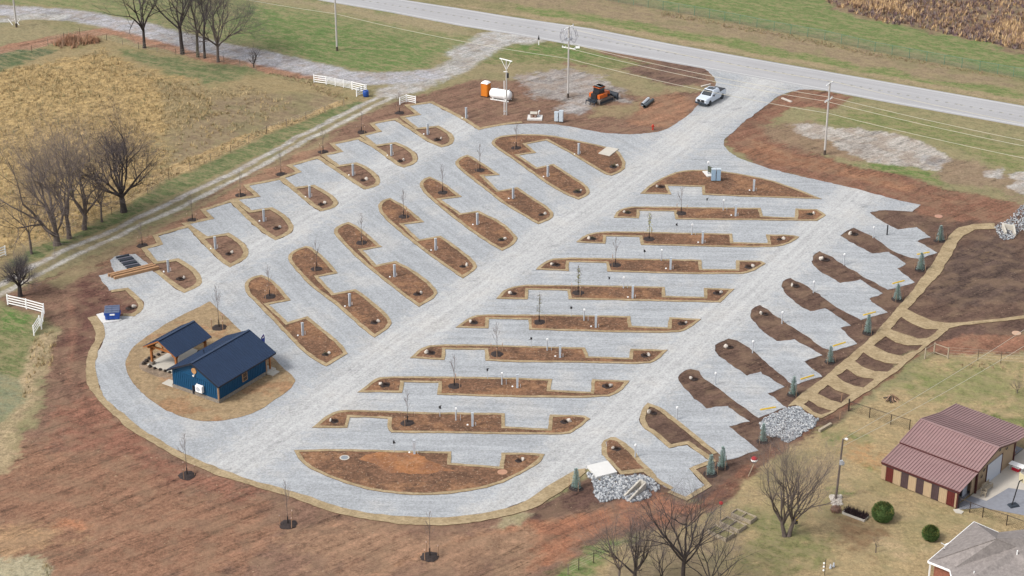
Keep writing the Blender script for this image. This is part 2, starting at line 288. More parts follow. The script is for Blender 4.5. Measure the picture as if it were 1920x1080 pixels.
# (colour, texture 0 bare .5 lawn 1 tall, edge softness m, wobble m, outline in photo pixels)
ZONES = [
 # --- far side of the highway and verges
 ((140,132,98), .5, 2, 3, "-500,-200 2500,-200 2500,420 -500,40"),
 ((112,130,78), .5, 3, 3, "1090,-60 2300,-60 2300,190 1920,150 1700,95 1440,45 1250,12"),
 ((150,132,108), .5, 1.5, 3, "880,-30 1150,0 1400,52 1700,112 1920,160 1920,180 1650,132 1300,68 1100,28 960,12 850,-10"),
 ((118,132,80), .5, 1.5, 2.5, "940,5 1200,40 1500,100 1750,150 1920,172 1920,192 1700,155 1440,112 1200,62 1010,30"),
 ((166,148,118), .45, .8, 1.2, "760,-5 960,28 1110,50 1260,79 1440,111 1680,154 1920,196 1920,188 1680,146 1440,103 1260,70 1110,42 960,22"),
 ((136,114,96), .7, 1.5, 3, "1500,-80 2300,-80 2300,130 1920,100 1760,62 1650,42 1560,18"),
 # --- lawns left of the highway
 ((126,134,90), .5, 2, 3, "-200,-60 640,-60 860,45 900,72 790,128 700,135 610,120 480,92 300,45 120,14 -200,-4"),
 ((104,128,74), .5, 3, 3, "470,10 600,40 700,60 820,90 790,122 700,130 600,118 500,90 440,60"),
 ((158,146,116), .45, 2, 2, "470,-8 640,8 760,28 880,50 895,66 800,58 640,26 480,2"),
 ((150,140,108), .5, 2, 2, "-50,15 130,50 140,75 30,110 -50,120"),
 ((172,128,102), 0, .8, 1.2, "-20,92 60,75 140,58 200,52 300,72 420,100 520,122 590,134 640,142 600,152 480,132 330,100 210,66 130,72 60,92 -20,112"),
 # --- the old field
 ((158,140,104), .7, 1.5, 2, "-300,130 20,104 110,80 180,66 330,103 480,135 560,150 640,165 690,185 560,262 420,335 310,395 200,450 60,500 -300,640"),
 ((180,154,108), 1, 4, 4, "-100,145 60,122 140,112 190,92 260,130 330,150 350,172 400,190 420,215 330,240 290,270 330,300 240,380 120,440 -100,500"),
 ((156,138,104), .9, 1.5, 2, "300,150 420,168 470,160 520,200 430,235 320,270"),
 ((108,118,80), .5, 2, 2.5, "230,92 330,108 430,122 480,130 400,158 330,145 260,118"),
 ((140,122,98), .6, 2, 2, "400,185 560,175 640,182 600,215 480,250 380,300 320,310 330,260"),
 ((88,102,74), .6, 1, 2, "-20,110 60,92 110,92 60,112 0,135 -20,140"),
 ((180,154,112), 1, .7, .8, "650,184 560,222 433,262 300,322 262,345 235,378 317,336 433,286 500,250 645,198"),
 ((104,116,76), .5, .7, .8, "668,190 640,200 500,252 433,288 317,338 235,388 130,440 20,488 10,510 70,490 120,460 220,418 320,368 467,300 640,216 690,192"),
 ((142,132,102), .45, .6, .6, "690,192 640,214 467,300 320,369 220,420 120,462 40,505 20,545 60,530 130,500 225,455 325,408 480,330 570,277 640,243 745,190 750,170"),
 # --- the brown working strip beside the left sites
 ((136,104,86), 0, 1, 1.5, "-10,560 60,535 150,497 290,425 420,350 550,285 650,232 745,190 860,155 920,140 990,130 1050,110 1130,92 1240,108 1330,125 1350,170 1300,230 1210,262 1000,250 900,260 800,330 600,460 420,600 300,640 260,720 330,820 600,930 1000,940 1120,900 1300,940 1340,1000 1060,1080 1000,1200 -300,1200 -300,1000 60,800 110,620"),
 ((150,132,104), .4, .8, 1, "85,530 200,470 300,420 420,356 520,302 600,262 640,245 600,275 480,340 330,425 200,500 110,545"),
 ((156,118,94), 0, 1, 1.5, "180,500 300,430 430,360 560,290 600,275 560,312 450,372 320,440 240,490"),
 # --- top bank with the parked machines
 ((118,124,80), .5, 2, 2.5, "880,110 950,78 1060,80 1180,112 1230,122 1180,136 1060,118 1000,140 900,142"),
 ((100,124,68), .5, 1.5, 1.5, "940,92 1000,82 1100,95 1150,108 1080,112 1000,106"),
 ((150,138,106), .45, 1.5, 2, "870,120 960,118 1100,124 1260,135 1340,170 1200,178 1100,150 1000,150 880,148"),
 ((166,158,152), .1, 1.5, 2.5, "970,142 1060,132 1130,138 1150,160 1190,182 1215,195 1130,190 1080,200 1000,178 980,160"),
 ((170,164,160), .1, 1, 2, "1040,196 1110,192 1120,205 1080,214 1040,208"),
 ((150,130,102), .4, 1.5, 2, "1110,200 1180,196 1250,160 1262,165 1220,205 1170,222 1100,222"),
 ((118,92,80), 0, 1.5, 2, "1180,128 1250,112 1320,125 1338,150 1280,158 1210,152"),
 ((160,118,92), 0, 1, 1.5, "1215,180 1270,172 1310,195 1280,222 1240,240 1180,232 1200,210"),
 # --- between the gravel junction and the highway (right)
 ((146,140,104), .5, 2, 2.5, "1470,178 1620,180 1920,242 2300,330 2300,420 1920,360 1700,330 1560,300 1450,245"),
 ((126,132,84), .5, 2, 2.5, "1520,215 1650,205 1800,240 1920,280 1920,330 1780,270 1640,240 1540,232"),
 ((150,124,100), .3, 1.5, 2, "1400,230 1520,232 1560,262 1620,300 1500,290 1420,260"),
 ((108,128,72), .5, 1.5, 1.5, "1610,305 1680,305 1790,330 1760,342 1660,325"),
 ((150,128,104), .3, 2, 3, "1740,295 1830,300 1930,350 1930,390 1840,350 1760,330"),
 ((140,100,80), 0, 1, 1.5, "1360,270 1355,245 1400,210 1465,180 1500,165 1600,180 1570,200 1480,205 1430,232 1440,262 1560,300 1700,330 1800,360 1920,385 1920,420 1700,410 1560,350 1420,310"),
 ((152,108,82), 0, 1, 1.5, "1380,285 1420,262 1500,290 1620,315 1720,345 1700,360 1560,325 1420,300"),
 ((186,178,168), .1, .6, 2.2, "1480,232 1550,240 1610,240 1700,256 1760,280 1784,300 1750,318 1690,312 1630,300 1570,278 1560,262 1500,250"),
 ((170,166,162), .1, .5, 1.5, "1730,290 1770,300 1758,314 1715,302"),
 ((182,176,168), .1, .4, 1.5, "1845,318 1880,314 1878,335 1850,332"), ((184,178,170), .1, .4, 1.5, "1890,325 1930,318 1930,368 1885,352 1900,340"),
 # --- dark garden soil under and below the right-hand sites
 ((106,82,70), 0, .8, 1, "1620,395 1740,380 1800,385 1880,400 1930,400 1930,620 1840,640 1700,660 1560,800 1480,880 1330,940 1210,930 1170,900 1120,845 1180,740 1270,660 1400,540"),
 ((138,98,78), 0, 1.5, 2, "1720,372 1800,372 1920,392 1900,415 1840,418 1780,420 1720,400"),
 ((98,79,70), 0, 2, 2, "1790,460 1870,440 1920,470 1920,560 1800,580 1740,560"),
 ((104,80,70), 0, 1, 1, "1780,610 1920,600 1920,640 1830,650 1770,640"),
 ((148,104,82), 0, .8, 1.2, "1750,640 1820,628 1930,625 1930,660 1860,672 1790,672 1740,655"),
 ((128,88,70), 0, .5, .6, "1740,655 1600,760 1540,790 1470,850 1420,900 1330,960 1300,950 1400,870 1520,800 1640,720 1730,650"),
 # --- the neighbour's yard
 ((178,156,118), .5, 1, 1.2, "1750,672 1860,664 2000,680 2300,900 2300,1300 1040,1300 1060,1100 1160,1010 1250,985 1330,965 1400,900 1470,850 1560,795"),
 ((142,140,94), .5, 3, 3, "1700,690 1920,690 1920,770 1830,760 1700,730 1660,720"),
 ((118,126,76), .5, 2, 2.5, "1840,775 1920,780 1920,800 1860,792"), ((122,130,78), .5, 2, 2.5, "1700,700 1730,710 1740,722 1700,718"),
 ((124,132,84), .5, 2, 2.5, "1560,810 1640,815 1620,840 1560,828"), ((126,134,84), .5, 1.5, 1.5, "1620,865 1645,870 1640,884 1622,880"),
 ((134,132,88), .5, 2.5, 3, "1380,940 1470,990 1560,1030 1480,1080 1360,1060 1400,1010"), ((104,126,70), .5, 1, 1, "1555,998 1578,1000 1570,1016 1556,1012"),
 ((128,136,84), .5, 1.5, 2, "1560,905 1600,915 1590,930 1560,928"),
 ((188,150,108), .5, 2, 3, "1600,820 1690,870 1660,880 1590,850"), ((150,122,92), .4, 2, 3, "1570,960 1660,1000 1640,1050 1560,1030"),
 ((200,174,136), .5, 2, 2, "1650,1015 1740,1020 1700,1050 1650,1040"),
 ((112,130,76), .5, 1.5, 2, "1030,1090 1060,1060 1100,1030 1170,1008 1210,1005 1180,1030 1120,1060 1080,1100"),
 ((160,142,114), .45, 1.5, 2, "1080,1100 1200,1025 1300,980 1380,960 1350,1090 1200,1200"),
 # --- big bare slope, lower left
 ((152,112,88), 0, 3, 4, "60,820 200,850 400,920 560,990 420,1100 60,1100 -200,1000 -100,880"),
 ((160,124,98), 0, 3, 4, "520,1010 700,985 960,990 1060,1000 900,1060 700,1080 560,1060"),
 ((166,112,84), 0, 1.5, 3, "960,990 1080,960 1200,925 1290,950 1200,985 1090,1020 1000,1080 940,1060"),
 ((156,122,96), 0, 2, 2, "930,1010 1000,990 1000,1080 900,1080"),
 ((104,78,68), 0, .8, .8, "985,965 1060,915 1100,888 1140,900 1165,925 1120,945 1060,965 1000,980"),
 ((172,158,128), .5, .6, 1, "930,985 960,958 1000,965 980,985 945,992"),
 ((176,140,104), 0, 2, 3, "-50,1000 60,985 130,1010 60,1040 -50,1050"), ((184,126,92), 0, 1, 1.5, "110,985 150,978 160,990 120,998"),
 ((150,104,84), 0, 2, 3, "100,760 160,720 230,800 330,870 480,920 420,940 260,880 120,830"),
 ((112,78,68), 0, 1.5, 2.5, "170,520 240,560 180,640 130,680 110,600"), ((104,78,70), 0, .6, 1, "100,625 112,620 114,645 104,660"),
 ((178,168,140), .8, 1, 2, "-50,1045 70,1045 100,1070 80,1100 -50,1100"),
 ((116,122,80), .5, 1, 1.5, "-60,575 15,575 80,600 70,640 50,700 30,760 0,790 -60,800"),
 ((96,124,66), .5, 1, 1, "5,580 60,595 50,625 10,620"),
 ((176,156,124), .8, 1.2, 1.5, "60,645 95,620 110,630 95,690 70,720 40,790 50,850 0,900 -60,900 -60,800 20,770 50,700"),
 ((138,140,112), .7, 1, 1.5, "-30,700 45,715 30,760 -10,800 -30,790"),
]
def build_ground():
    xs = np.arange(-102, 102.01, .4); ys = np.arange(146, 352, .4)
    ox = np.array([130, 170, 260, 500, 1200, 3000, 8000.]); xs = np.concatenate([-ox[::-1], xs, ox])
    ys = np.concatenate([[-3000, -500, 0, 80, 120], ys, [360, 380, 420, 500, 800, 1500, 4000, 9000.]])
    X, Y = np.meshgrid(xs, ys); nx, ny = len(xs), len(ys); x = X.ravel(); y = Y.ravel(); n = len(x)
    col = np.empty((n, 4)); col[:, :3] = A(140, 134, 100); col[:, 3] = .5
    wx = fbm(x, y, .22, 1, 5) * 2; wy = fbm(x, y, .22, 91, 5) * 2
    fine = fbm(x, y, .9, 5, 4) + .8 * fbm(x, y, 2.4, 77, 2)
    for rgb, al, soft, wob, s in ZONES:
        pl = np.array([tuple(p) for p in GP(s)]); mg = soft + wob + 1
        sel = np.where((x > pl[:, 0].min() - mg) & (x < pl[:, 0].max() + mg) & (y > pl[:, 1].min() - mg) & (y < pl[:, 1].max() + mg))[0]
        if len(sel) == 0: continue
        P = np.stack([x[sel] + wx[sel] * wob, y[sel] + wy[sel] * wob], 1)
        t = np.clip((poly_sd(P, pl) + fine[sel] * soft * 1.5) / soft + .5, 0, 1)[:, None]; t = t * t * (3 - 2 * t)
        if al < .35: g_ = sum(rgb) / 3; rgb = [(c * .91 + g_ * .09) * 1.03 for c in rgb]
        col[sel] = col[sel] * (1 - t) + np.array(A(*rgb) + (al,)) * t
    # the two-track drive and the farm lane: pale worn gravel that fades into the verge
    for rgb, hw, soft, s in TRACKS:
        k_ = .55 if rgb[2] < 112 else 1.
        pts = [p for p in GP(s)]; best = np.full(n, 1e9)
        for a, b in zip(pts, pts[1:]):
            e = b - a; L = e.length_squared; px = x + wx * .5; py = y + wy * .5
            t = np.clip(((px - a.x) * e.x + (py - a.y) * e.y) / L, 0, 1)
            best = np.minimum(best, np.hypot(px - a.x - t * e.x, py - a.y - t * e.y))
        t = np.clip((hw - best + fine * soft) / soft + .5, 0, 1)[:, None] * k_
        col = col * (1 - t) + np.array(A(*rgb) + (0.12 if k_ < 1 else .3,)) * t
    z = np.zeros(n); inn = (np.abs(x) < 101) & (y > 147) & (y < 351)
    al = col[:, 3]; z[inn] = (fbm(x, y, .8, 33, 3) * (.03 + .45 * np.clip((al - .6) / .4, 0, 1)) - .01 + .1 * np.clip((al - .6) / .4, 0, 1))[inn]; z[~inn] = -.08
    me = bpy.data.meshes.new('ground'); me.vertices.add(n); me.vertices.foreach_set('co', np.stack([x, y, z], 1).ravel())
    i = (np.arange(ny - 1)[:, None] * nx + np.arange(nx - 1)[None, :]).ravel(); q = np.stack([i, i + 1, i + 1 + nx, i + nx], 1)
    me.loops.add(q.size); me.loops.foreach_set('vertex_index', q.ravel()); me.polygons.add(len(q))
    me.polygons.foreach_set('loop_start', np.arange(len(q)) * 4); me.polygons.foreach_set('use_smooth', np.ones(len(q), bool))
    ca = me.color_attributes.new('Col', 'FLOAT_COLOR', 'POINT'); ca.data.foreach_set('color', col.ravel().astype(np.float32))
    me.update(); me.validate(); me.materials.append(MG)
    o = bpy.data.objects.new('ground', me); COL.objects.link(o); tag(o, 'bare red brown earth and winter grass around the gravel lanes', kind='structure')
TRACKS = [
 ((112,80,66), .12, .5, "60,830 150,800 260,845 330,905"), ((112,80,66), .12, .5, "0,960 120,900 230,850 300,870"), ((112,80,66), .12, .5, "0,985 130,915 250,872 350,915 520,960"),
 ((116,84,68), .1, .5, "150,1080 300,1010 460,955"), ((116,84,68), .1, .5, "230,1060 330,1015 440,985"), ((168,128,102), .2, .6, "100,1050 250,985 420,925"), ((168,128,102), .2, .6, "380,1080 520,1010 640,985"),
 ((104,78,66), .3, .6, "112,560 120,620 110,700 130,760"), ((104,78,66), .3, .6, "142,560 150,640 146,720 170,780"), ((160,118,96), .25, .6, "128,560 136,640 128,720"),
 ((116,82,66), .12, .5, "1215,222 1250,205 1290,182"), ((116,82,66), .12, .5, "1195,214 1240,230 1262,222"), ((118,84,68), .12, .5, "620,1080 760,1000 900,975"), ((176,132,102), .2, .6, "700,1080 860,1010 1010,985 1150,950"),
 ((122,86,70), .15, .5, "930,1060 1060,1000 1180,960 1250,945"), ((176,136,106), .2, .6, "1400,260 1500,300 1640,340 1800,380"), ((112,80,64), .14, .5, "1380,250 1440,300 1560,335 1740,375"),
 ((120,88,70), .14, .5, "560,905 640,935 760,955 900,948"),
 ((196,192,186), .5, .35, "-60,565 72,495 125,467 225,425 325,377 467,308 537,270 630,221 700,186 745,165"),
 ((200,196,188), .45, .35, "-60,585 67,517 125,487 225,440 325,395 480,317 562,270 630,236 730,185 760,168"),
 ((190,187,183), 2.6, 1.2, "735,172 775,160 850,128 900,98 940,74"),
 ((184,183,187), 3.0, 1.0, "-40,18 60,22 150,30 260,52 380,85 480,105 580,128 640,142 700,148 760,145 800,140"),
 ((190,188,184), 1.7, .6, "-60,40 0,38 60,30 110,32"),
 ((192,190,187), 3.0, 1.5, "870,100 930,68 990,72"),
]
build_ground()

# ---------------------------------------------------------------- sheets
def densify(pl, step=.5, jit=.06, seed=0, closed=True):
    out = []; n = len(pl)
    for i in range(n if closed else n - 1):
        a = Vector(pl[i][:2]); b = Vector(pl[(i + 1) % n][:2]); k = max(1, int((b - a).length / step))
        for j in range(k): out.append(a.lerp(b, j / k))
    if not closed: out.append(Vector(pl[-1][:2]))
    if jit: out = [Vector((p.x + noise1(p.x, p.y, .7, seed) * jit * 2 + noise1(p.x, p.y, 2.2, seed + 3) * jit, p.y + noise1(p.x, p.y, .7, seed + 1) * jit * 2 + noise1(p.x, p.y, 2.2, seed + 4) * jit)) for p in out]
    return out
def smooth(pl, it=1, lim=math.radians(50), closed=True):
    """cut shallow corners only, so that arcs are round and notches stay square"""
    for _ in range(it):
        n = len(pl); out = []
        for i in range(n):
            a, b, c = pl[i - 1], pl[i], pl[(i + 1) % n]
            if not closed and i in (0, n - 1): out.append(b); continue
            u = b - a; v = c - b
            ang = abs(u.angle(v)) if u.length > 1e-6 and v.length > 1e-6 else 0
            if ang < lim and ang > .05: out += [b.lerp(a, .25), b.lerp(c, .25)]
            else: out.append(b)
        pl = out
    return pl
def offset(pl, d, closed=True):
    """move the line d metres to its left"""
    n = len(pl); out = []
    for i in range(n):
        a = pl[i - 1] if (closed or i) else pl[i]; c = pl[(i + 1) % n] if (closed or i < n - 1) else pl[i]
        u = (pl[i] - a); v = (c - pl[i]); u = u.normalized() if u.length > 1e-6 else v.normalized(); v = v.normalized() if v.length > 1e-6 else u
        nu = Vector((-u.y, u.x)); nv = Vector((-v.y, v.x)); m = nu + nv
        if m.length < .35: out.append(pl[i] + nu * d); continue
        m.normalize(); out.append(pl[i] + m * d / max(.5, m.dot(nu)))
    return out
def area(pl): return sum(pl[i].x * pl[(i + 1) % len(pl)].y - pl[(i + 1) % len(pl)].x * pl[i].y for i in range(len(pl))) / 2

COMB = "897,244.5 870,226 808,194 768,199 790,216 759,221 784,240 822,236 838,245 850,253 853,263 846,272 828,277 800,266 775,248 740,226 702,233 716,247 685,255 706,272 742,267 760,274 775,283 784,295 780,307 757,315 742,310 720,292 700,278 672,262 628,271 644,285 612,292 636,310 669,305 690,314 706,326 715,340 708,350 684,356 672,350 640,328 595,298 549,311 566,323 534,334 554,351 590,347 610,358 628,370 636,382 626,391 602,397 585,388 560,367 524,338 467,349 489,369 448,375 472,395 510,389 530,400 545,414 552,427 545,439 516,451 500,442 470,418 432,380 386,395 402,411 354,421 389,444 429,437 450,450 464,464 467,477 458,488 431,502 415,492 390,468 352,427 297,443 306,459 276,467 296,491 335,485 355,496 372,510 381,527 372,539 345,550 325,539 290,510 277,495 255,476 217,480 205,492 215,510 184,517 195,533 207,545 240,540 255,552 271,570 267,583 252,594 226,592"
LOOPW = "226,592 200,600 192,606 196,622 196,635 186,652 180,675 179,700 185,725 197,747 217,765 240,784 272,810 300,825 332,845 370,862 425,885 480,904 527,915 575,930 620,946 670,960 730,967 792,971 855,970 917,962 960,951 995,935 1030,910 1060,892 1080,882 1100,879"
RCOMB = "1100,879 1139,869 1155,862 1175,866 1257,920 1285,932 1322,911 1292,879 1329,864 1288,834 1254,841 1222,812 1206,804 1198,787 1204,766 1215,756 1240,765 1262,782 1300,812 1345,850 1366,862 1421,845 1404,830 1366,801 1404,790 1362,761 1324,766 1310,755 1295,740 1277,725 1272,710 1277,699 1295,692 1309,695 1315,705 1340,722 1370,747 1395,765 1423,783 1475,764 1440,737 1470,726 1427,697 1399,704 1372,687 1342,662 1341,650 1350,639 1367,635 1385,640 1410,655 1440,682 1467,707 1490,722 1541,706 1507,679 1541,666 1490,636 1457,641 1425,617 1406,597 1410,577 1425,572 1440,581 1465,600 1507,625 1540,650 1562,659 1606,645 1576,615 1596,610 1547,579 1517,584 1490,567 1467,545 1465,535 1470,525 1482,521 1495,527 1520,540 1570,577 1615,600 1664,586 1627,560 1656,551 1612,525 1576,531 1540,510 1521,495 1525,477 1536,471 1552,477 1590,502 1630,525 1665,543 1717,530 1684,504 1700,496 1667,473 1634,476 1615,465 1575,442 1582,435 1600,428 1615,432 1645,450 1672,470 1702,482 1725,486 1757,474 1720,452 1746,445 1717,426 1684,431 1652,415 1631,399 1655,393 1712,397 1725,384 1690,377 1655,367 1590,351 1515,334 1440,316 1410,305 1385,297 1370,287 1360,278 1356,267 1370,250 1400,225 1440,196 1460,179 1490,170 1515,167 1555,171 1440,149 1315,124 1332,137 1342,150 1341,165 1310,195 1290,217 1260,237 1242,246 1210,251 1172,252 1135,250 1100,244 1060,235 1010,232 960,233 932,237"
def sheet(name, pl, mt, z, z0=None, holes=(), jit=.08, seed=0, kind='structure', label=None, msid=None, mats=None, parent=None):
    m = M(); m.prism([densify(pl, .5, jit, seed)] + [densify(h, .5, jit, seed + 9) for h in holes], z0, z, 0, msid)
    return m.build(name, mats or mt, parent, kind=kind if not parent else None, label=label)
comb, loopw, rcomb = GP(COMB), GP(LOOPW), GP(RCOMB)
gl = smooth(comb[:-1] + loopw[:-1] + rcomb, 1)
sheet('gravel_road', gl, MGR, .04, -.12, jit=.12, label='pale crushed stone lanes and parking pads', seed=2)

# ---- straw mats beside the gravel (left sites, outer loop, right sites)
def ribbon(name, pl, wd, side, z=.09, seed=0, label=None, sm=1):
    pl = smooth(pl, sm, closed=False); off = offset(pl, wd * side, False)
    a = densify(pl, .5, .05, seed, False); b = densify(off, .5, .05, seed + 5, False)
    poly = a + b[::-1]; m = M(); m.prism(poly, -.1, z, 0, 1)
    return m.build(name, [MSTRAW, MEDGE], kind='structure', label=label)
def quadstrip(name, pl, wd, side, z=.07, seed=0, label=None):
    pl = smooth(pl, 1, closed=False); pl = densify(pl, .5, .03, seed, False); off = offset(pl, wd * side, False)
    m = M(); n = len(pl); jit = lambda p, k: Vector((p.x + noise1(p.x, p.y, 1.3, k) * .12, p.y + noise1(p.x, p.y, 1.3, k + 1) * .12))
    off = [jit(p, seed) for p in off]
    top = [(p.x, p.y, z) for p in pl] + [(p.x, p.y, z + .01) for p in off]; bot = [(p.x, p.y, -.1) for p in pl] + [(p.x, p.y, -.1) for p in off]
    fs = []; f2 = []
    for i in range(n - 1):
        fs.append((i, i + 1, n + i + 1, n + i)); f2 += [(i, i + 2 * n, i + 1 + 2 * n, i + 1), (n + i, n + i + 1, 3 * n + i + 1, 3 * n + i)]
    m.add(top + bot, fs, 0); b = len(m.v) - 4 * n; m.f += f2; m.m += [1] * len(f2)
    return m.build(name, [MSTRAW, MEDGE], kind='structure', label=label)
quadstrip('straw_border', GP("980,231 960,233 932,237 897,244.5") + comb[1:comb.index(GP("277,495")[0])], .72, -1, seed=4, label='straw matting edge along the left row of gravel pads')
quadstrip('straw_border', GP("207,545 240,540 255,552 271,570 267,583 252,594 230,593"), .7, -1, seed=8, label='straw matting around the bed end by the dumpster')
sheet('straw_mat', smooth(GP("164,596 181,593 192,606 196,622 196,635 186,652 180,675 179,700 185,725 197,747 217,765 240,784 272,810 300,825 332,845 370,862 425,885 480,904 527,915 575,930 620,946 670,960 730,967 792,971 855,970 917,962 960,951 995,935 1030,910 1060,892 1080,882 1098,879 1097,888 1072,908 1065,913 1030,938 997,955 960,966 880,982 818,987 742,983 680,973 630,963 585,948 540,930 480,914 410,893 375,878 335,860 288,833 248,810 225,790 195,762 172,737 161,715 161,680 166,660 179,640 178,615"), 1), MSTRAW, .07, -.1, jit=.08, seed=11, msid=1, mats=[MSTRAW, MEDGE], label='wide straw matting band around the outer gravel loop')
quadstrip('straw_border', GP("1257,920 1285,932 1322,911 1292,879 1329,864 1288,834 1254,841 1222,812 1206,804 1198,787 1204,766 1215,756 1240,765 1262,782 1300,812 1345,850"), .62, -1, seed=14, label='straw matting edge around the lowest right-hand pad')
sheet('straw_mat', GP("1145,821 1133,827 1127,834 1130,853 1144,870 1166,891 1206,886 1221,897 1257,920 1262,916 1232,896 1207,869 1185,842 1167,827 1155,821"), MSTRAW, .07, -.1, holes=[GP("1143,826 1136,831 1140,855 1165,883 1207,880 1195,868 1176,847 1155,828")], seed=15, msid=1, mats=[MSTRAW, MEDGE], label='straw matting around the small bed above the stone pile')
sheet('bed_soil', GP("1143,826 1136,831 1140,855 1165,883 1207,880 1195,868 1176,847 1155,828"), MSOIL, .08, seed=15, label='soil of the small bed above the stone pile')
sheet('building_lawn', smooth(GP("395,566 350,587 312,607 275,632 247,652 235,677 237,700 260,732 290,757 325,777 370,790 412,791 462,780 480,774 517,750 552,724 555,712 530,687 505,667 450,620 425,595"), 2), None, .07, -.1, seed=17, msid=1, mats=[soil_mat('straw_lawn', A(176, 152, 118), A(160, 138, 108)), MEDGE], label='straw covered island around the blue building')
HOLES = ["995,222 1080,270 1180,310 1280,312 1240,350 1190,380 1120,380 1010,345 920,310", "880,365 960,410 1050,435 1165,432 1120,470 1010,512 900,490 790,435", "720,487 800,540 880,565 975,570 900,630 800,628 700,590 652,550", "595,610 660,660 730,680 800,685 720,752 640,735 560,700 512,660", "445,728 510,770 620,808 550,865 470,845 375,795", "310,845 370,890 475,922 400,955 340,930 270,875"]
holes = [GP(tile('23', h)) for h in HOLES]
sheet('straw_mat', GP("1477,762 1495,745 1540,712 1590,670 1640,627 1672,590 1710,547 1740,507 1767,462 1782,440 1797,427 1827,421 1865,419 1867,430 1830,431 1810,440 1797,452 1782,482 1762,515 1737,540 1702,581 1720,590 1747,602 1782,607 1865,599 1930,591 1930,597 1865,604 1800,612 1780,617 1762,632 1735,652 1690,690 1640,727 1590,757 1540,786 1532,784 1512,772 1492,760"), None, .07, -.1, holes=holes, seed=21, msid=1, mats=[MSTRAW, MEDGE], label='ladder shaped straw matting path on the dark bank')

# ---- beds
BEDS = {'M': [
 "920,267 933,257 955,254 980,252 1030,254 1067,261 1142,277 1160,284 1168,295 1174,308 1170,320 1147,330 1133,327 1100,307 1067,287 1025,264 987,271 1005,287 973,292 1007,315 1038,308 1067,327 1100,348 1107,360 1103,367 1085,375 1058,365 1017,340 967,303 925,275",
 "877,291 860,297 851,306 862,319 893,343 937,378 975,402 1009,421 1035,411 1039,402 1032,392 1010,378 970,352 935,358 907,331 937,329 920,317 890,297",
 "806,332 792,337 785,347 797,365 826,390 872,426 905,450 941,471 960,462 971,449 967,441 942,417 896,396 864,401 827,375 866,370 835,345",
 "732,372 715,377 707,388 717,407 755,440 802,477 840,504 867,523 896,504 890,490 855,462 826,443 786,450 757,422 795,417 762,388",
 "655,417 635,423 624,434 635,450 667,482 705,515 737,540 755,555 786,576 822,554 817,542 802,527 775,507 742,490 706,498 680,470 716,464 687,438 670,425",
 "574,462 550,470 538,482 547,500 580,535 600,551 630,572 667,606 702,634 737,611 730,595 700,567 667,543 626,551 597,520 634,513 610,485 587,466",
 "490,516 468,522 457,534 462,552 480,569 517,607 562,655 587,675 612,688 652,664 640,645 605,617 577,594 540,605 504,572 545,564 527,542 510,524"],
 'H': [
 "1200,364 1222,345 1247,331 1272,322 1305,319 1345,321 1385,326 1440,337 1477,349 1510,361 1540,374 1477,372 1440,371 1385,369 1317,366 1316,351 1252,349 1259,365",
 "1150,409 1157,396 1177,389 1197,388 1270,389 1335,390 1426,391 1430,406 1490,409 1491,392 1532,393 1549,404 1532,415 1440,414 1335,413 1266,412 1264,397 1199,396 1199,410",
 "1080,455 1095,442 1122,435 1185,435 1260,437 1372,439 1375,455 1439,457 1437,441 1485,441 1499,445 1477,460 1440,465 1360,464 1202,460 1199,445 1136,444 1136,458",
 "1005,506 1020,492 1042,484 1135,485 1315,488 1316,505 1380,506 1380,489 1427,490 1436,495 1410,511 1385,515 1260,514 1139,510 1136,494 1067,492 1066,509",
 "930,561 942,547 955,540 980,535 1010,535 1110,536 1247,539 1247,556 1320,558 1320,541 1377,543 1350,568 1210,565 1066,562 1064,546 991,544 990,562",
 "854,615 880,596 900,590 960,591 1035,591 1182,594 1184,612 1252,615 1255,596 1315,599 1292,618 1270,625 1160,624 992,619 990,600 916,599 916,617",
 "769,672 787,655 812,647 905,647 960,649 1097,653 1104,669 1180,672 1182,655 1251,657 1235,675 1215,684 1085,681 960,680 911,677 909,657 835,656 834,676",
 "671,737 700,713 717,707 805,707 960,709 1035,712 1032,732 1107,736 1110,712 1180,715 1165,735 1135,747 960,746 820,741 822,719 757,718 754,737",
 "585,803 610,782 630,772 655,769 805,774 946,776 948,801 1027,805 1031,779 1092,779 1107,786 1080,808 1067,815 1022,816 735,812 727,806 727,786 656,783 652,803",
 "552,845 630,843 755,846 847,848 846,869 937,876 940,850 992,850 1022,853 1010,870 980,888 930,912 855,926 792,930 730,926 680,917 630,901 585,882 562,865"]}
ORD = ['uppermost', 'second', 'third', 'fourth', 'fifth', 'sixth', 'seventh', 'eighth', 'ninth', 'lowest']
for row, nm in (('M', 'middle row of slanted beds'), ('H', 'lower row of level beds')):
    for i, s in enumerate(BEDS[row]):
        pl = smooth(GP(s), 1); d = .42 if row == 'H' else .5
        if area(pl) < 0: pl = pl[::-1]
        inn = offset(pl, d)
        o = densify(pl, .5, .05, i); q = densify(inn, .5, .05, i + 30)
        where = '%s of the %s' % (ORD[i] if i < len(BEDS[row]) - 1 else 'lowest', nm)
        b = M().prism(q, None, .075).build('planting_bed', MSOIL, kind='structure', label='brown soil bed, ' + where)
        r = M().prism([o, q], -.1, .10, 0, 1).build('straw_border', [MSTRAW, MEDGE], b)

# ---- bare clay showing through in the half moon bed
sheet('clay_patch', smooth(GP("690,853 720,849 770,850 800,858 830,872 850,884 800,892 750,888 700,876 672,862"), 2), soil_mat('clay', A(176, 122, 82), A(150, 108, 82)), .085, jit=.35, seed=41, label='orange clay patch in the half moon bed')
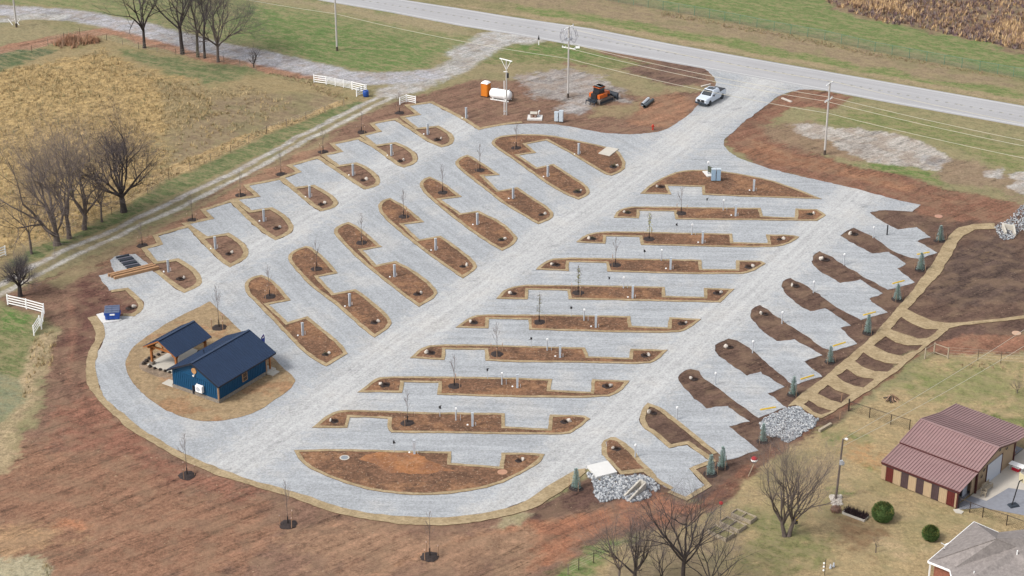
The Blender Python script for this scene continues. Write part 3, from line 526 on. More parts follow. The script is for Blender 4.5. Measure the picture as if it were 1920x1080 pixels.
# ---- highway
def edge(s): return GP(s)
HU = GP("430,-58 745,-2 855,15 960,32 1110,54 1260,83 1440,115 1680,157 1920,199 2250,262")
HL = GP("330,-52 612,3 730,23 865,49 960,64 1110,91 1260,118 1440,150 1680,195 1920,238 2250,305")
asph = NB('asphalt'); _f = asph.noise(7, 3, rough=.8); _s = asph.noise(1, 4, asph.mapping(R(31), (.03, 1.2, 1)), .6); _n = asph.noise(.1, 4)
_v = asph.math('ADD', asph.math('ADD', asph.mapr(_f, .3, .7, .93, 1.07), asph.mapr(_s, .3, .7, -.07, .07)), asph.mapr(_n, .3, .7, -.04, .04))
MASPH = asph.out(asph.mix(1., A(186, 185, 186), asph.grey(_v), 'MULTIPLY'))
M().prism(HU + HL[::-1], -.1, .045).build('highway', MASPH, kind='structure', label='two lane asphalt highway')
def strip(pts, w, z, dash=None):
    m = M(); 
    for a, b in zip(pts, pts[1:]):
        a = Vector(a[:2]); b = Vector(b[:2]); L = (b - a).length; d = (b - a) / L; n = Vector((-d.y, d.x)) * w / 2; t = 0
        while t < L:
            t1 = min(L, t + (dash[0] if dash else L)); p, q = a + d * t, a + d * t1
            m.add([(*(p - n), z), (*(q - n), z), (*(q + n), z), (*(p + n), z)], [(0, 1, 2, 3)]); t = t1 + (dash[1] if dash else 0)
    return m
MLINE = mat('road_paint', A(228, 228, 228), var=.1, scale=2)
strip(offset(HU, -.55, False), .16, .05).build('edge_line', MLINE, kind='structure', label='white line on the far side of the highway')
strip(offset(HL, .6, False), .16, .05).build('edge_line', MLINE, kind='structure', label='white line on the near side of the highway')
mid = [(a + b) / 2 for a, b in zip(HU, HL)]
strip(mid, .42, .05, (.45, 1.15)).build('rumble_strip', mat('rumble', A(140, 140, 148)), kind='structure', label='row of milled rumble dashes down the middle of the highway')
strip(mid, .1, .055, (.8, .8)).build('centre_line', mat('centre_paint', A(196, 190, 160), var=.1), kind='structure', label='worn centre line of the highway')
# ---------------------------------------------------------------- bare trees
def grow(mt, mc, seed, h, spread=.5, r0=.25, fork=.3, twig=1.0, lean=(0, 0), nlimb=5, stems=1, up=.55):
    """mt trunk builder, mc crown builder"""
    rg = random.Random(seed)
    def rv(k): return Vector((rg.uniform(-k, k), rg.uniform(-k, k), rg.uniform(-k, k)))
    def branch(p, d, L, r, depth):
        n = 4 if depth < 2 else (3 if depth < 4 else 2)
        pts = [p.copy()]; rs = [r]; q = p.copy(); dd = d.copy(); ds = [dd.copy()]
        end = r * (.5 if depth < 4 else .4)
        for i in range(n):
            dd = (dd + rv(.20 + .03 * depth) + Vector((0, 0, .07 * up))).normalized(); q = q + dd * L / n
            pts.append(q.copy()); rs.append(r + (end - r) * (i + 1) / n); ds.append(dd.copy())
        b = mc; b.tube(pts, rs, 6 if depth == 0 else (5 if depth < 2 else 3), 0, cap=False) if depth < 3 else b.tube(pts, [x * .72 for x in rs], 3, 1, cap=False)
        if depth >= 5 or L < .35 : return
        k = {0: 4, 1: 4, 2: 4, 3: 4, 4: 3}[depth]; k = max(2, int(round(k * twig)))
        for j in range(k):
            t = rg.uniform(.35, 1.0) if j else 1.0
            i = min(n - 1, int(t * n)); pp = pts[i].lerp(pts[i + 1], t * n - i) if t < 1 else pts[-1]
            ax = ds[i].cross(rv(1).normalized()).normalized()
            a = rg.uniform(.4, 1.0) if j else rg.uniform(.1, .3)
            nd = (Matrix.Rotation(a, 3, ax) @ ds[i]); nd = (nd + Vector((0, 0, .22 * up))).normalized()
            branch(pp, nd, L * rg.uniform(.55, .8) * (1 if j else 1.05), rs[i] * rg.uniform(.5, .7), depth + 1)
    for sidx in range(stems):
        a0 = rg.uniform(0, 6.28); base = Vector((cos(a0), sin(a0), 0)) * (r0 * .9 if stems > 1 else 0)
        d = Vector((lean[0] + (cos(a0) * .25 if stems > 1 else 0), lean[1] + (sin(a0) * .25 if stems > 1 else 0), 1)).normalized()
        hf = h * fork; pts = [base + Vector((0, 0, -.15))]; q = base.copy(); rs = [r0 * 1.5]
        for i in range(4):
            q = q + d * hf / 4; d = (d + Vector((rg.uniform(-.06, .06), rg.uniform(-.06, .06), 0))).normalized(); pts.append(q.copy()); rs.append(r0 * (1.12 - .08 * i))
        mt.tube(pts, rs, 9, 0)
        for j in range(nlimb):
            az = a0 + j * 2.4 + rg.uniform(-.4, .4); tl = rg.uniform(.35, .9) * spread * 2 if j else .12
            nd = Vector((cos(az) * tl, sin(az) * tl, 1)).normalized()
            st = pts[-1] if j < 3 else pts[-2].lerp(pts[-1], rg.uniform(0, .9))
            branch(st, nd, h * (1 - fork) * rg.uniform(.40, .50), r0 * rg.uniform(.45, .72), 0)
def tree(px, py, ytop, label, seed, bark=None, twigm=None, name='bare_tree', group=None, h=None, **k):
    h = h or HT(px, py, ytop); root = empty(name, G(px, py), label=label, cat='tree', group=group)
    mt, mc = M(), M(); grow(mt, mc, seed, h, **k)
    zt = sorted(v[2] for v in mc.v)[int(len(mc.v) * .97)]; f = h / zt
    for b in (mt, mc): b.v = [(x * (f if b is mc else 1), y * (f if b is mc else 1), z * f) for x, y, z in b.v]
    mt.v = [(x, y, z) for x, y, z in mt.v]
    mt.build('trunk', bark or MBARK, root); mc.build('crown', [bark or MBARK, twigm or MTWIG], root)
    return root
GT = 'bare trees beside the farm drive'
tree(107, 459, 228, 'big bare tree forking low into two thick trunks by the drive', 11, r0=.42, fork=.10, spread=.42, nlimb=5, twig=1.15, group=GT)
tree(130, 447, 245, 'bare tree just right of the low forked one by the drive', 12, r0=.28, fork=.22, spread=.3, nlimb=5, group=GT)
tree(158, 430, 250, 'bare tree with steep pale limbs, second left of the dark full one', 13, r0=.3, fork=.16, spread=.4, nlimb=6, lean=(.12, 0), group=GT)
tree(191, 416, 325, 'small thin bare tree next to the dark full one', 14, r0=.13, fork=.35, spread=.5, twig=.9, group=GT)
tree(232, 397, 228, 'dark full bare tree with a straight trunk, rightmost beside the drive', 15, bark=MBARKD, twigm=MTWIGD, r0=.38, fork=.2, spread=.6, nlimb=8, twig=1.3, group=GT)
tree(59, 476, 330, 'slender low bare tree left of the low forked one', 16, r0=.14, fork=.3, spread=.4, twig=1.0, group=GT)
tree(38, 555, 482, 'short gnarled dark bare tree behind the white board fence', 17, bark=MBARKD, twigm=MTWIGD, r0=.26, fork=.3, spread=.9, nlimb=8, twig=1.2, group=GT)
GL_ = 'bare trees along the farm lane'
tree(271, 90, -40, 'leftmost bare tree of the row along the farm lane', 21, bark=MBARKD, r0=.24, fork=.2, spread=.6, nlimb=5, twig=.95, h=17, group=GL_)
tree(342, 101, -40, 'thick dark bare tree, second in the row along the farm lane', 22, bark=MBARKD, twigm=MTWIGD, r0=.3, fork=.25, spread=.6, nlimb=6, twig=1.05, h=19, group=GL_)
tree(371, 107, -30, 'mossy forked bare tree, third in the row along the farm lane', 23, bark=mat('mossy_bark', A(98, 92, 74), var=.25), r0=.22, fork=.28, spread=.35, nlimb=4, twig=.95, h=16.5, group=GL_)
tree(384, 109, -30, 'thin upright bare tree, fourth in the row along the farm lane', 24, bark=MBARKD, r0=.18, fork=.4, spread=.4, nlimb=5, twig=1, h=16.5, group=GL_)
tree(409, 116, -20, 'dense twiggy bare tree, rightmost of the row along the farm lane', 25, bark=MBARK, twigm=MTWIGD, r0=.22, fork=.2, spread=.85, nlimb=9, twig=1.25, h=15, group=GL_)
tree(476, 126, 76, 'small burnt looking bare bush tree by the farm lane', 26, bark=MBARKD, r0=.12, fork=.1, spread=.4, nlimb=7, twig=.8)
tree(1475, 1005, 812, 'wide bare yard tree with two trunks near the raised garden boxes', 31, r0=.2, fork=.16, spread=.34, nlimb=7, twig=1.0, stems=2, up=.95)
GB = 'bare trees at the bottom edge'
tree(1280, 1108, 888, 'tall straight bare tree in front of the right pads, bottom edge', 32, bark=MBARKD, twigm=MTWIGD, r0=.2, fork=.3, spread=.75, nlimb=9, twig=1.12, group=GB)
tree(1190, 1098, 958, 'middle sized bare tree left of the tall one, bottom edge', 33, bark=MBARKD, r0=.18, fork=.2, spread=.6, nlimb=8, twig=1.1, group=GB)
tree(1160, 1102, 955, 'leftmost slim bare tree at the bottom edge', 34, r0=.12, fork=.25, spread=.5, nlimb=7, twig=1.1, group=GB)
tree(1232, 1104, 1000, 'thin leaning bare tree between the two larger ones, bottom edge', 35, bark=MBARKD, r0=.1, fork=.3, spread=.4, nlimb=4, twig=.9, lean=(.2, 0), group=GB)
tree(1330, 1120, 960, 'twiggy bare tree right of the tall straight one, bottom edge', 38, bark=MBARKD, twigm=MTWIGD, r0=.12, fork=.2, spread=.6, nlimb=7, twig=1.1, group=GB)
tree(1907, 737, 705, 'tiny bare shrub on the lawn behind the maroon roofed barn', 36, name='bare_shrub', r0=.05, fork=.1, spread=.6, nlimb=6, twig=.9)
tree(1642, 1036, 1000, 'young spindly bare tree on the lawn beside the smaller round bush', 37, r0=.05, fork=.3, spread=.6, nlimb=4, twig=.8)

# ---------------------------------------------------------------- staked saplings
MWRAP = mat('trunk_wrap', A(52, 44, 42)); MSTK = mat('stake_wood', A(176, 140, 112)); MSTKT = mat('stake_tip', A(224, 196, 180)); MYTW = mat('young_twig', A(140, 128, 126), var=.1)
MLEAF = mat('late_leaves', A(170, 168, 110), var=.4)
def make_sapling(seed, h=4.2, leaf=False, big=1.0):
    rg = random.Random(seed); root = empty('staked_sapling', (0, 0, 0))
    mt, mc = M(), M()
    mt.tube([(0, 0, 0), (rg.uniform(-.03, .03), 0, h * .5), (rg.uniform(-.08, .08), rg.uniform(-.08, .08), h)], [.034, .024, .012], 6)
    mt.build('trunk', MBARK, root)
    for j in range(11):
        z = h * rg.uniform(.3, .95); a = rg.uniform(0, 6.28); L = (h - z) * .35 + .3; d = Vector((cos(a) * .5, sin(a) * .5, 1)).normalized()
        p = Vector((0, 0, z)); q = p + d * L; mc.tube([p, q], [.013, .007], 3, cap=False)
        for k in range(4):
            a2 = a + rg.uniform(-1.2, 1.2); pp = p.lerp(q, rg.uniform(.3, 1)); mc.tube([pp, pp + Vector((cos(a2) * .4, sin(a2) * .4, 1)).normalized() * L * .5], [.009, .006], 3, cap=False)
    mc.build('crown', MYTW, root)
    if leaf:
        ml = M()
        for j in range(90):
            z = h * rg.uniform(.35, 1.0); a = rg.uniform(0, 6.28); r = rg.uniform(0, .45) * (1.15 - z / h) * 1.5; c = Vector((cos(a) * r, sin(a) * r, z)); u = Vector((rg.uniform(-1, 1), rg.uniform(-1, 1), rg.uniform(-1, 1))).normalized() * .09; v = u.orthogonal().normalized() * .07
            ml.add([c - u, c + v, c + u, c - v], [(0, 1, 2, 3)])
        ml.build('leaves', MLEAF, root)
    M().tube([(0, 0, .05), (0, 0, 1.0)], [.075, .06], 8).build('trunk_wrap', MWRAP, root)
    for a in ((.2, 2.3) if seed % 2 else (.2, 2.5, 4.4)):
        x, y = cos(a) * .8, sin(a) * .8; s = M(); s.bar((x, y, -.1), (x * 1.03, y * 1.03, 1.15), .06); s.bar((x * 1.03, y * 1.03, 1.15), (x * 1.04, y * 1.04, 1.3), .065, m=1); s.build('stake', [MSTK, MSTKT], root)
    n = 26; rr = [.88 * big * (1 + rg.uniform(-.09, .09)) for _ in range(n)]
    vs = [(0, 0, .2)] + [(cos(2 * pi * k / n) * rr[k] * .6, sin(2 * pi * k / n) * rr[k] * .6, .17) for k in range(n)] + [(cos(2 * pi * k / n) * rr[k], sin(2 * pi * k / n) * rr[k], .03) for k in range(n)]
    fs = [(0, 1 + k, 1 + (k + 1) % n) for k in range(n)] + [(1 + k, 1 + n + k, 1 + n + (k + 1) % n, 1 + (k + 1) % n) for k in range(n)]
    M().add(vs, fs).build('mulch_ring', MMULCH, root)
    return root
SAPS = [make_sapling(1), make_sapling(2), make_sapling(3, 3.8, True), make_sapling(4, 5.2, big=1.05)]
used = set()
def place(proto_i, protos, loc, rz, label, cat, group, scale=1):
    o = protos[proto_i] if proto_i not in used_of(protos) else copy_tree(protos[proto_i])
    used_of(protos).add(proto_i); o.location = loc; o.rotation_euler = (0, 0, rz); o.scale = (scale,) * 3
    return tag(o, label, cat, group)
USED = {}
def used_of(p): return USED.setdefault(id(p), set())
LROW = 'left row of beds'; MROW = 'middle row of beds'; HROW = 'lower row of level beds'; RROW = 'right-hand row of beds'
O7 = lambda i, n: 'lowest' if i == n - 1 else ORD[i]
GS = 'staked saplings in mulch'
sp = [(749, 212), (678, 248), (606, 285), (527, 327), (451, 366), (361, 413), (267, 461)]
for i, p in enumerate(sp): place(i % 2, SAPS, G(*p), i * 1.1, 'staked bare sapling on the drive side, %s of the left row' % O7(i, 7), 'sapling', GS, .9)
sp = [(968, 278), (900, 320), (830, 362), (757, 407), (678, 456), (594, 505), (506, 557)]
for i, p in enumerate(sp): place((i + 1) % 2, SAPS, G(*p), i * 1.7, 'staked bare sapling, %s bed of the %s' % (O7(i, 7), MROW), 'sapling', GS)
sp = [(1277, 401), (1217, 449), (1154, 498), (1084, 550), (1011, 605), (932, 665), (852, 725), (764, 794)]
for i, p in enumerate(sp): place(2 if i in (1, 3, 4) else i % 2, SAPS, G(*p), i * .9, 'staked %s, %s bed of the %s' % ('sapling with a few leaves' if i in (1, 3, 4) else 'bare sapling', ORD[i + 1], HROW), 'sapling', GS)
place(3, SAPS, G(411, 615), 1, 'tall staked sapling on the straw island behind the blue building', 'sapling', GS, 1.1)
for p, l in (((351, 892), 'staked sapling on the red slope closest to the gravel loop'), ((540, 984), 'staked sapling in black mulch, middle one of three on the red slope'), ((806, 1044), 'staked sapling on the red slope nearest the bottom edge')):
    place(3, SAPS, G(*p), rnd.uniform(0, 6), l, 'sapling', GS, 1.0)

# ---------------------------------------------------------------- site pedestals
def make_ped(h, w):
    r = empty('utility_pedestal', (0, 0, 0)); M().box((0, 0, h * .5), (w, w * .85, h)).build('post', MBOX, r)
    m = M(); m.box((0, 0, h + .04), (w * 1.25, w * 1.15, .09)); m.box((0, -.03, h * .72), (w * 1.1, w * .95, h * .38)); m.build('meter_box', MGALV, r)
    M().tube([(.35, .1, 0), (.35, .1, .5)], .035, 6).build('water_pipe', MWHITE, r)
    M().lathe([(.10, 0), (.12, .05), (.09, .16)], 8, (-.55, .25, 0)).build('sewer_cap', MWHITE, r); return r
PED = [make_ped(1.7, .24)]
def make_thin():
    r = empty('utility_pedestal', (0, 0, 0)); M().tube([(0, 0, 0), (0, 0, 1.5)], .075, 8).build('post', MGALV, r)
    M().box((0, 0, 1.56), (.2, .16, .18)).build('cap_box', MWHITE, r); M().tube([(.5, 0, 0), (.5, 0, .75)], .03, 6).build('water_pipe', MGALV, r); return r
THIN = [make_thin()]
def make_hyd():
    r = empty('yard_hydrant', (0, 0, 0)); M().tube([(0, 0, 0), (0, 0, 1.15)], .035, 6).build('pipe', MGALV, r)
    m = M(); m.box((0, 0, 1.25), (.16, .2, .26)); m.bar((0, 0, 1.36), (.22, 0, 1.42), .05); m.bar((0, -.08, 1.2), (0, -.22, 1.12), .06); m.build('spout_head', MBLK, r); return r
HYD = [make_hyd()]
GPD = 'grey utility pedestals at the pads'
lp = [(874, 222), (802, 252), (734, 292), (662, 329), (581, 370), (495, 415), (404, 467), (316, 510)]
for i, p in enumerate(lp): place(0, PED, G(*p), .5, 'grey utility pedestal, %s of the left row' % O7(i, 8), 'pedestal', GPD)
lp = [(1085, 290), (1027, 332), (962, 373), (895, 422), (817, 470), (740, 520), (656, 575), (568, 630)]
for i, p in enumerate(lp): place(0, PED, G(*p), .5, 'grey utility pedestal, %s of the middle row' % O7(i, 8), 'pedestal', GPD)
lp = [(1413, 359), (1379, 406), (1317, 457), (1257, 506), (1186, 560), (1117, 615), (1050, 671), (970, 728), (886, 800), (777, 852)]
for i, p in enumerate(lp): place(0, PED, G(*p), 0, 'stout grey utility pedestal in the %s level bed' % O7(i, 10), 'pedestal', GPD)
lp = [(1356, 395), (1297, 441), (1240, 489), (1169, 541), (1095, 602), (1026, 658), (941, 722), (855, 789)]
for i, p in enumerate(lp): place(0, THIN, G(*p), 0, 'slim white capped utility post in the %s level bed' % ORD[i + 1], 'pedestal', 'slim utility posts')
lp = [(1325, 389), (1268, 437), (1208, 487), (1142, 538), (1071, 594), (996, 652), (914, 711), (825, 782), (739, 848)]
for i, p in enumerate(lp): place(0, HYD, G(*p), i, 'thin black headed yard hydrant in the %s level bed' % (ORD[i + 1] if i < 8 else 'lowest'), 'hydrant', 'yard hydrants')
lp = [(1637, 446), (1582, 497), (1525, 549), (1466, 607), (1411, 662), (1341, 722), (1269, 787), (1191, 858)]
for i, p in enumerate(lp): place(0, THIN, G(*p), .8, 'slim utility post in the %s bed of the right-hand row' % O7(i, 8), 'pedestal', 'slim utility posts')
M().tube([(0, 0, 0), (0, 0, 1.5)], .09, 10).build('bollard', MBLK, loc=G(1663, 441), label='black upright pipe on the upper right pad', cat='pipe')

# ---------------------------------------------------------------- rocks and little plants at the bed ends
def rock_mesh(rg, r, sub=1, flat=.7):
    import bmesh
    bm = bmesh.new(); bmesh.ops.create_icosphere(bm, subdivisions=sub, radius=r)
    ax = Vector((rg.uniform(.7, 1.3), rg.uniform(.6, 1.1), flat)); sd = rg.random() * 50
    from mathutils.noise import noise
    for v in bm.verts: v.co = Vector((v.co.x * ax.x, v.co.y * ax.y, v.co.z * ax.z)) * (1 + .45 * noise(v.co / r * 1.1 + Vector((sd, 0, 0))))
    vs = [v.co.copy() for v in bm.verts]; fs = [tuple(v.index for v in f.verts) for f in bm.faces]; bm.free(); return vs, fs
rockm = []
for k in range(4): m = M(); m.add(*rock_mesh(random.Random(k + 3), .3, 2, 1.0)); rockm.append(m.build('boulder', MSTONE))
def make_plant(kind, seed):
    rg = random.Random(seed); r = empty('bed_plant', (0, 0, 0)); m = M()
    for j in range(70 if kind else 90):
        a = rg.uniform(0, 6.28); el = rg.uniform(.25, 1.4); L = rg.uniform(.35, .6) if kind else rg.uniform(.3, .55); d = Vector((cos(a) * cos(el), sin(a) * cos(el), sin(el))); s = Vector((-sin(a), cos(a), 0)) * .03
        b = Vector((cos(a), sin(a), 0)) * rg.uniform(0, .2); m.add([b - s, b + s, b + d * L], [(0, 1, 2)])
    m.build('blades', mat('yucca_green', A(84, 88, 66), var=.3) if kind else mat('dead_twigs', A(96, 74, 64), var=.3), r)
    n = 18; rr = [.55 * (1 + rg.uniform(-.15, .15)) for _ in range(n)]
    vs = [(0, 0, .14)] + [(cos(2 * pi * k / n) * rr[k], sin(2 * pi * k / n) * rr[k] * .9, .03) for k in range(n)]; M().add(vs, [(0, 1 + k, 1 + (k + 1) % n) for k in range(n)]).build('mulch_patch', MMULCH, r); return r
PL = [make_plant(0, 1), make_plant(1, 2), make_plant(0, 3)]
ends = []
for i, p in enumerate([(827, 261), (757, 301), (687, 337), (609, 382), (525, 427), (435, 475), (345, 522), (251, 577)]): ends.append((p, 'the %s rounded bed of the left row' % O7(i, 8), -1))
for i, p in enumerate([(1157, 312), (1089, 359), (1022, 402), (947, 449), (875, 499), (790, 551), (709, 604), (617, 664)]): ends.append((p, 'the %s slanted bed end of the middle row' % O7(i, 8), -1))
for i, p in enumerate([(1232, 351), (1170, 399), (1104, 448), (1035, 497), (956, 551), (882, 605), (800, 662), (714, 722), (620, 790)]): ends.append((p, 'the left tip of the %s level bed' % ORD[i], 1))
for i, p in enumerate([(1526, 402), (1469, 449), (1411, 501), (1352, 550), (1286, 607), (1216, 667), (1145, 725), (1066, 791), (980, 864)]): ends.append((p, 'the right tip of the %s level bed' % (ORD[i + 1] if i < 8 else 'lowest'), -1))
for i, p in enumerate([(1594, 439), (1540, 487), (1485, 536), (1427, 589), (1361, 651), (1295, 711), (1217, 774), (1149, 842)]): ends.append((p, 'the %s bed of the right-hand row' % O7(i, 8), 1))
greens = {8, 9, 15, 11, 17, 18, 25}
for i, (p, w, sd) in enumerate(ends):
    rk = rockm[i % 4] if i < 4 else rockm[i % 4].copy()
    if i >= 4: COL.objects.link(rk)
    rk.location = G(*p) + Vector((0, 0, .14)); rk.rotation_euler = (0, 0, i * 2.1); s = rnd.uniform(.65, 1.05); rk.scale = (s * .8, s * 1.1, s); tag(rk, 'small pale boulder at ' + w, 'rock', 'pale boulders at the bed ends')
    k = 1 if i in greens else (0 if i % 2 else 2)
    place(k, PL, G(p[0] + sd * 7, p[1] + (0 if i > 15 else 1), .05), i, ('green spiky plant' if k == 1 else 'dormant brown plant') + ' beside the boulder at ' + w, 'plant', 'plants at the bed ends', rnd.uniform(.8, 1.2))

# ---------------------------------------------------------------- blue spruces, yellow wheel stops
MSPR = mat('blue_spruce', A(172, 194, 188), var=.35, scale=5); MSPR2 = mat('spruce_core', A(124, 144, 134), var=.3)
def make_spruce(seed):
    rg = random.Random(seed); r = empty('blue_spruce', (0, 0, 0)); M().tube([(0, 0, 0), (0, 0, 2.5)], [.06, .02], 6).build('trunk', MBARK, r)
    m = M()
    for j in range(620):
        t = rg.random() ** 1.2; z = .15 + t * 2.35; R_ = (.47 * (1 - t) ** .8 + .05) * rg.uniform(.55, 1.1); a = rg.uniform(0, 6.28); c = Vector((cos(a) * R_, sin(a) * R_, z - .12 * R_))
        d = Vector((cos(a), sin(a), .35)).normalized() * rg.uniform(.16, .3); s = Vector((-sin(a), cos(a), rg.uniform(-.3, .3))) * .055; m.add([c - s, c + s, c + d], [(0, 1, 2)], 0 if rg.random() < .75 else 1)
    m.lathe([(.2, .1), (.26, .4), (.15, 1.2), (.02, 2.2)], 9, m=1); m.build('crown', [MSPR, MSPR2], r)
    for a in (.1, 2.2, 4.3): M().bar((cos(a) * .9, sin(a) * .9, 0), (cos(a) * .9, sin(a) * .9, 1.15), .05).build('stake', MSTK, r)
    vs = [(0, 0, .15)] + [(cos(k * .35) * .95, sin(k * .35) * .95, .02) for k in range(18)]; M().add(vs, [(0, 1 + k, 1 + (k + 1) % 18) for k in range(18)]).build('mulch_ring', MMULCH, r); return r
SPR = [make_spruce(1), make_spruce(2)]
for i, (p, w) in enumerate([((1762, 452), 'nearest the tip of the uppermost right-hand pad'), ((1726, 506), 'second from the top along the dark bank'), ((1682, 562), 'third from the top along the dark bank'), ((1627, 624), 'fourth from the top along the dark bank'), ((1556, 679), 'fifth from the top along the dark bank'), ((1487, 740), 'just above the grey stone spillway'), ((1430, 828), 'at the left edge of the grey stone spillway'), ((1354, 876), 'right one of the pair below the lowest pads'), ((1332, 889), 'left one of the pair below the lowest pads'), ((1080, 916), 'left of the stone pile with white slab')]):
    place(i % 2, SPR, G(*p), i, 'young blue spruce ' + w, 'spruce', 'young blue spruces', 1).scale = (rnd.uniform(.65, .95), rnd.uniform(.65, .95), rnd.uniform(.8, 1.0))
def make_stop():
    m = M(); L = 1.9; a = [(-.09, 0), (.09, 0), (.05, .13), (-.05, .13)]
    m.add([(x, -L / 2, z) for x, z in a] + [(x * .9, L / 2, z) for x, z in a], [(0, 1, 2, 3), (7, 6, 5, 4), (0, 4, 5, 1), (1, 5, 6, 2), (2, 6, 7, 3), (3, 7, 4, 0)]); return m.build('wheel_stop', MYEL)
ST = make_stop()
for i, (p, q) in enumerate([((1720, 478), (1742, 474)), ((1673, 533), (1696, 527)), ((1619, 592), (1641, 586)), ((1562, 650), (1585, 643)), ((1502, 712), (1525, 705)), ((1428, 769), (1452, 765))]):
    o = ST if i == 0 else ST.copy()
    if i: COL.objects.link(o)
    a, b = G(*p), G(*q); o.location = (a + b) / 2 + Vector((0, 0, .04)); o.rotation_euler = (0, 0, math.atan2(b.y - a.y, b.x - a.x) - pi / 2)
    tag(o, 'yellow wheel stop, %s from the top of the right-hand pads' % ['first', 'second', 'third', 'fourth', 'fifth', 'sixth'][i], 'wheel stop', 'yellow wheel stops')
# ---------------------------------------------------------------- blue bath house
MBLUE = mat('navy_metal', A(42, 62, 92), rough=.42, var=.08, scale=.8, spec=.5); MTEAL = mat('teal_siding', A(20, 82, 122), rough=.6, var=.08)
MTRIM = mat('tan_trim', A(176, 142, 112)); MSTN = mat('ledge_stone', A(150, 140, 128), var=.35, scale=5, bump=.6); MGLASS = mat('dark_glass', (.02, .025, .03), rough=.1, var=.1, spec=.6)
MDARK2 = mat('dark_trim', A(40, 44, 56), rough=.6); MVENT = mat('wood_disc', A(206, 156, 104))
def slope(m, a, b, c, d, th=.06, n=20, rib=.045, mi=0, ri=0):
    a, b, c, d = [Vector(v) for v in (a, b, c, d)]; nr = (b - a).cross(d - a).normalized(); nr = nr if nr.z > 0 else -nr
    lo = [v - nr * th for v in (a, b, c, d)]; up = [a, b, c, d]
    fs = [(4, 5, 6, 7), (3, 2, 1, 0), (0, 1, 5, 4), (1, 2, 6, 5), (2, 3, 7, 6), (3, 0, 4, 7)]
    if (b - a).cross(d - a).z < 0: fs = [tuple(reversed(f)) for f in fs]
    m.add(lo + up, fs, mi)
    for i in range(n + 1):
        t = (i + .02) / (n + .04); p = a.lerp(b, t) + nr * rib / 2.2; q = d.lerp(c, t) + nr * rib / 2.2; m.bar(p, q, max(.05, rib * .9), rib, ri)
    return m
def gable_wall(m, x0, x1, y0, y1, zb, ze, yr, zr, mi=0):
    P = [(y0, zb), (y1, zb), (y1, ze), (yr, zr), (y0, ze)]
    m.add([(x0, y, z) for y, z in P] + [(x1, y, z) for y, z in P], [(4, 3, 2, 1, 0), (5, 6, 7, 8, 9), (0, 1, 6, 5), (1, 2, 7, 6), (2, 3, 8, 7), (3, 4, 9, 8), (4, 0, 5, 9)], mi)
BA = R(56.5); bl = empty('bath_house', G(411, 757), BA, label='blue gabled building with navy metal roof on the straw island', cat='building')
m = M(); gable_wall(m, 0, 8.2, 0, 6.9, .5, 2.42, 3.45, 4.15)
for i in range(24): y = .15 + i * .29; m.box((-.02, y, .5 + (1.92 + 0) / 2), (.05, .045, 1.9))
for i in range(29): x = .15 + i * .285; m.box((x, -.02, 1.44), (.045, .05, 1.85))
m.box((-.03, 3.45, 2.45), (.07, 6.9, .1)); m.build('wall', MTEAL, bl)
m = M(); m.box((4.1, 3.45, .19), (8.34, 7.04, .62)); m.build('stone_base', MSTN, bl)
m = M(); m.box((-.02, -.02, 1.42), (.16, .16, 1.86)); m.build('corner_trim', MTRIM, bl)
m = M(); m.box((8.22, -.02, 1.42), (.16, .16, 1.86)); m.build('corner_trim', MTRIM, bl)
ez, rz_ = 2.42, 4.32
m = M(); slope(m, (-.38, -.4, ez), (9.6, -.4, ez), (9.6, 3.45, rz_), (-.38, 3.45, rz_), .08, 26); slope(m, (-.38, 7.3, ez), (9.6, 7.3, ez), (9.6, 3.45, rz_), (-.38, 3.45, rz_), .08, 26)
m.box((4.6, 3.45, rz_ + .03), (9.98, .3, .06)); rf = m.build('roof', MBLUE, bl)
m = M()
for y in (-.4, 7.3):
    for x in (-.41, 9.63): m.bar((x, y, ez - .08), (x, 3.45, rz_ - .08), .05, .2)
    m.bar((-.38, y + (.03 if y > 0 else -.03), ez - .08), (9.6, y + (.03 if y > 0 else -.03), ez - .08), .05, .15)
m.build('fascia', MDARK2, bl)
w = M(); w.box((4.45, -.05, 1.5), (.85, .1, 1.1)); wf = w.build('window', MTRIM, bl); w = M(); w.box((4.45, -.09, 1.5), (.62, .06, .88)); w.build('pane', MGLASS, wf)
w = M(); w.box((4.45, -.125, 1.5), (.62, .02, .04)); w.build('muntin', MTRIM, wf)
m = M(); m.tube([(-.1, 3.45, 3.2), (.05, 3.45, 3.2)], .36, 20); m.build('gable_disc', MVENT, bl)
m = M(); m.tube([(-.25, 3.45, 2.62), (0, 3.45, 2.7)], [.14, .05], 10); m.build('gable_lamp', MWHITE, bl)
m = M(); m.box((-.3, 2.55, 1.3), (.38, .95, .8)); hp = m.build('heat_pump', MWHITE, bl)
m = M(); m.tube([(-.5, 2.62, 1.3), (-.505, 2.62, 1.3)], .28, 18); m.build('fan_grille', MGALV, hp); m = M(); m.bar((-.1, 3.1, 1.0), (-.1, 3.1, 1.7), .08); m.bar((-.3, 2.2, .85), (0, 2.2, .85), .06); m.bar((-.3, 2.95, .85), (0, 2.95, .85), .06); m.build('pipe_cover', MWHITE, hp)
m = M(); m.box((-.1, 3.7, .75), (.16, .2, 1.0)); m.build('meter', MDARK2, bl)
for y in (.25, 6.65): M().box((9.2, y, 1.2), (.16, .16, 2.4)).build('porch_post', MTIMB, bl)
M().box((8.95, 3.3, .17), (1.4, 7.1, .34)).build('porch_slab', MCONC, bl); M().box((8.9, -.55, .1), (1.2, .7, .2)).build('step', MCONC, bl)
M().tube([(3.2, 4.8, 3.5), (3.2, 4.8, 4.1)], .05, 8).build('vent_pipe', MDARK2, rf)
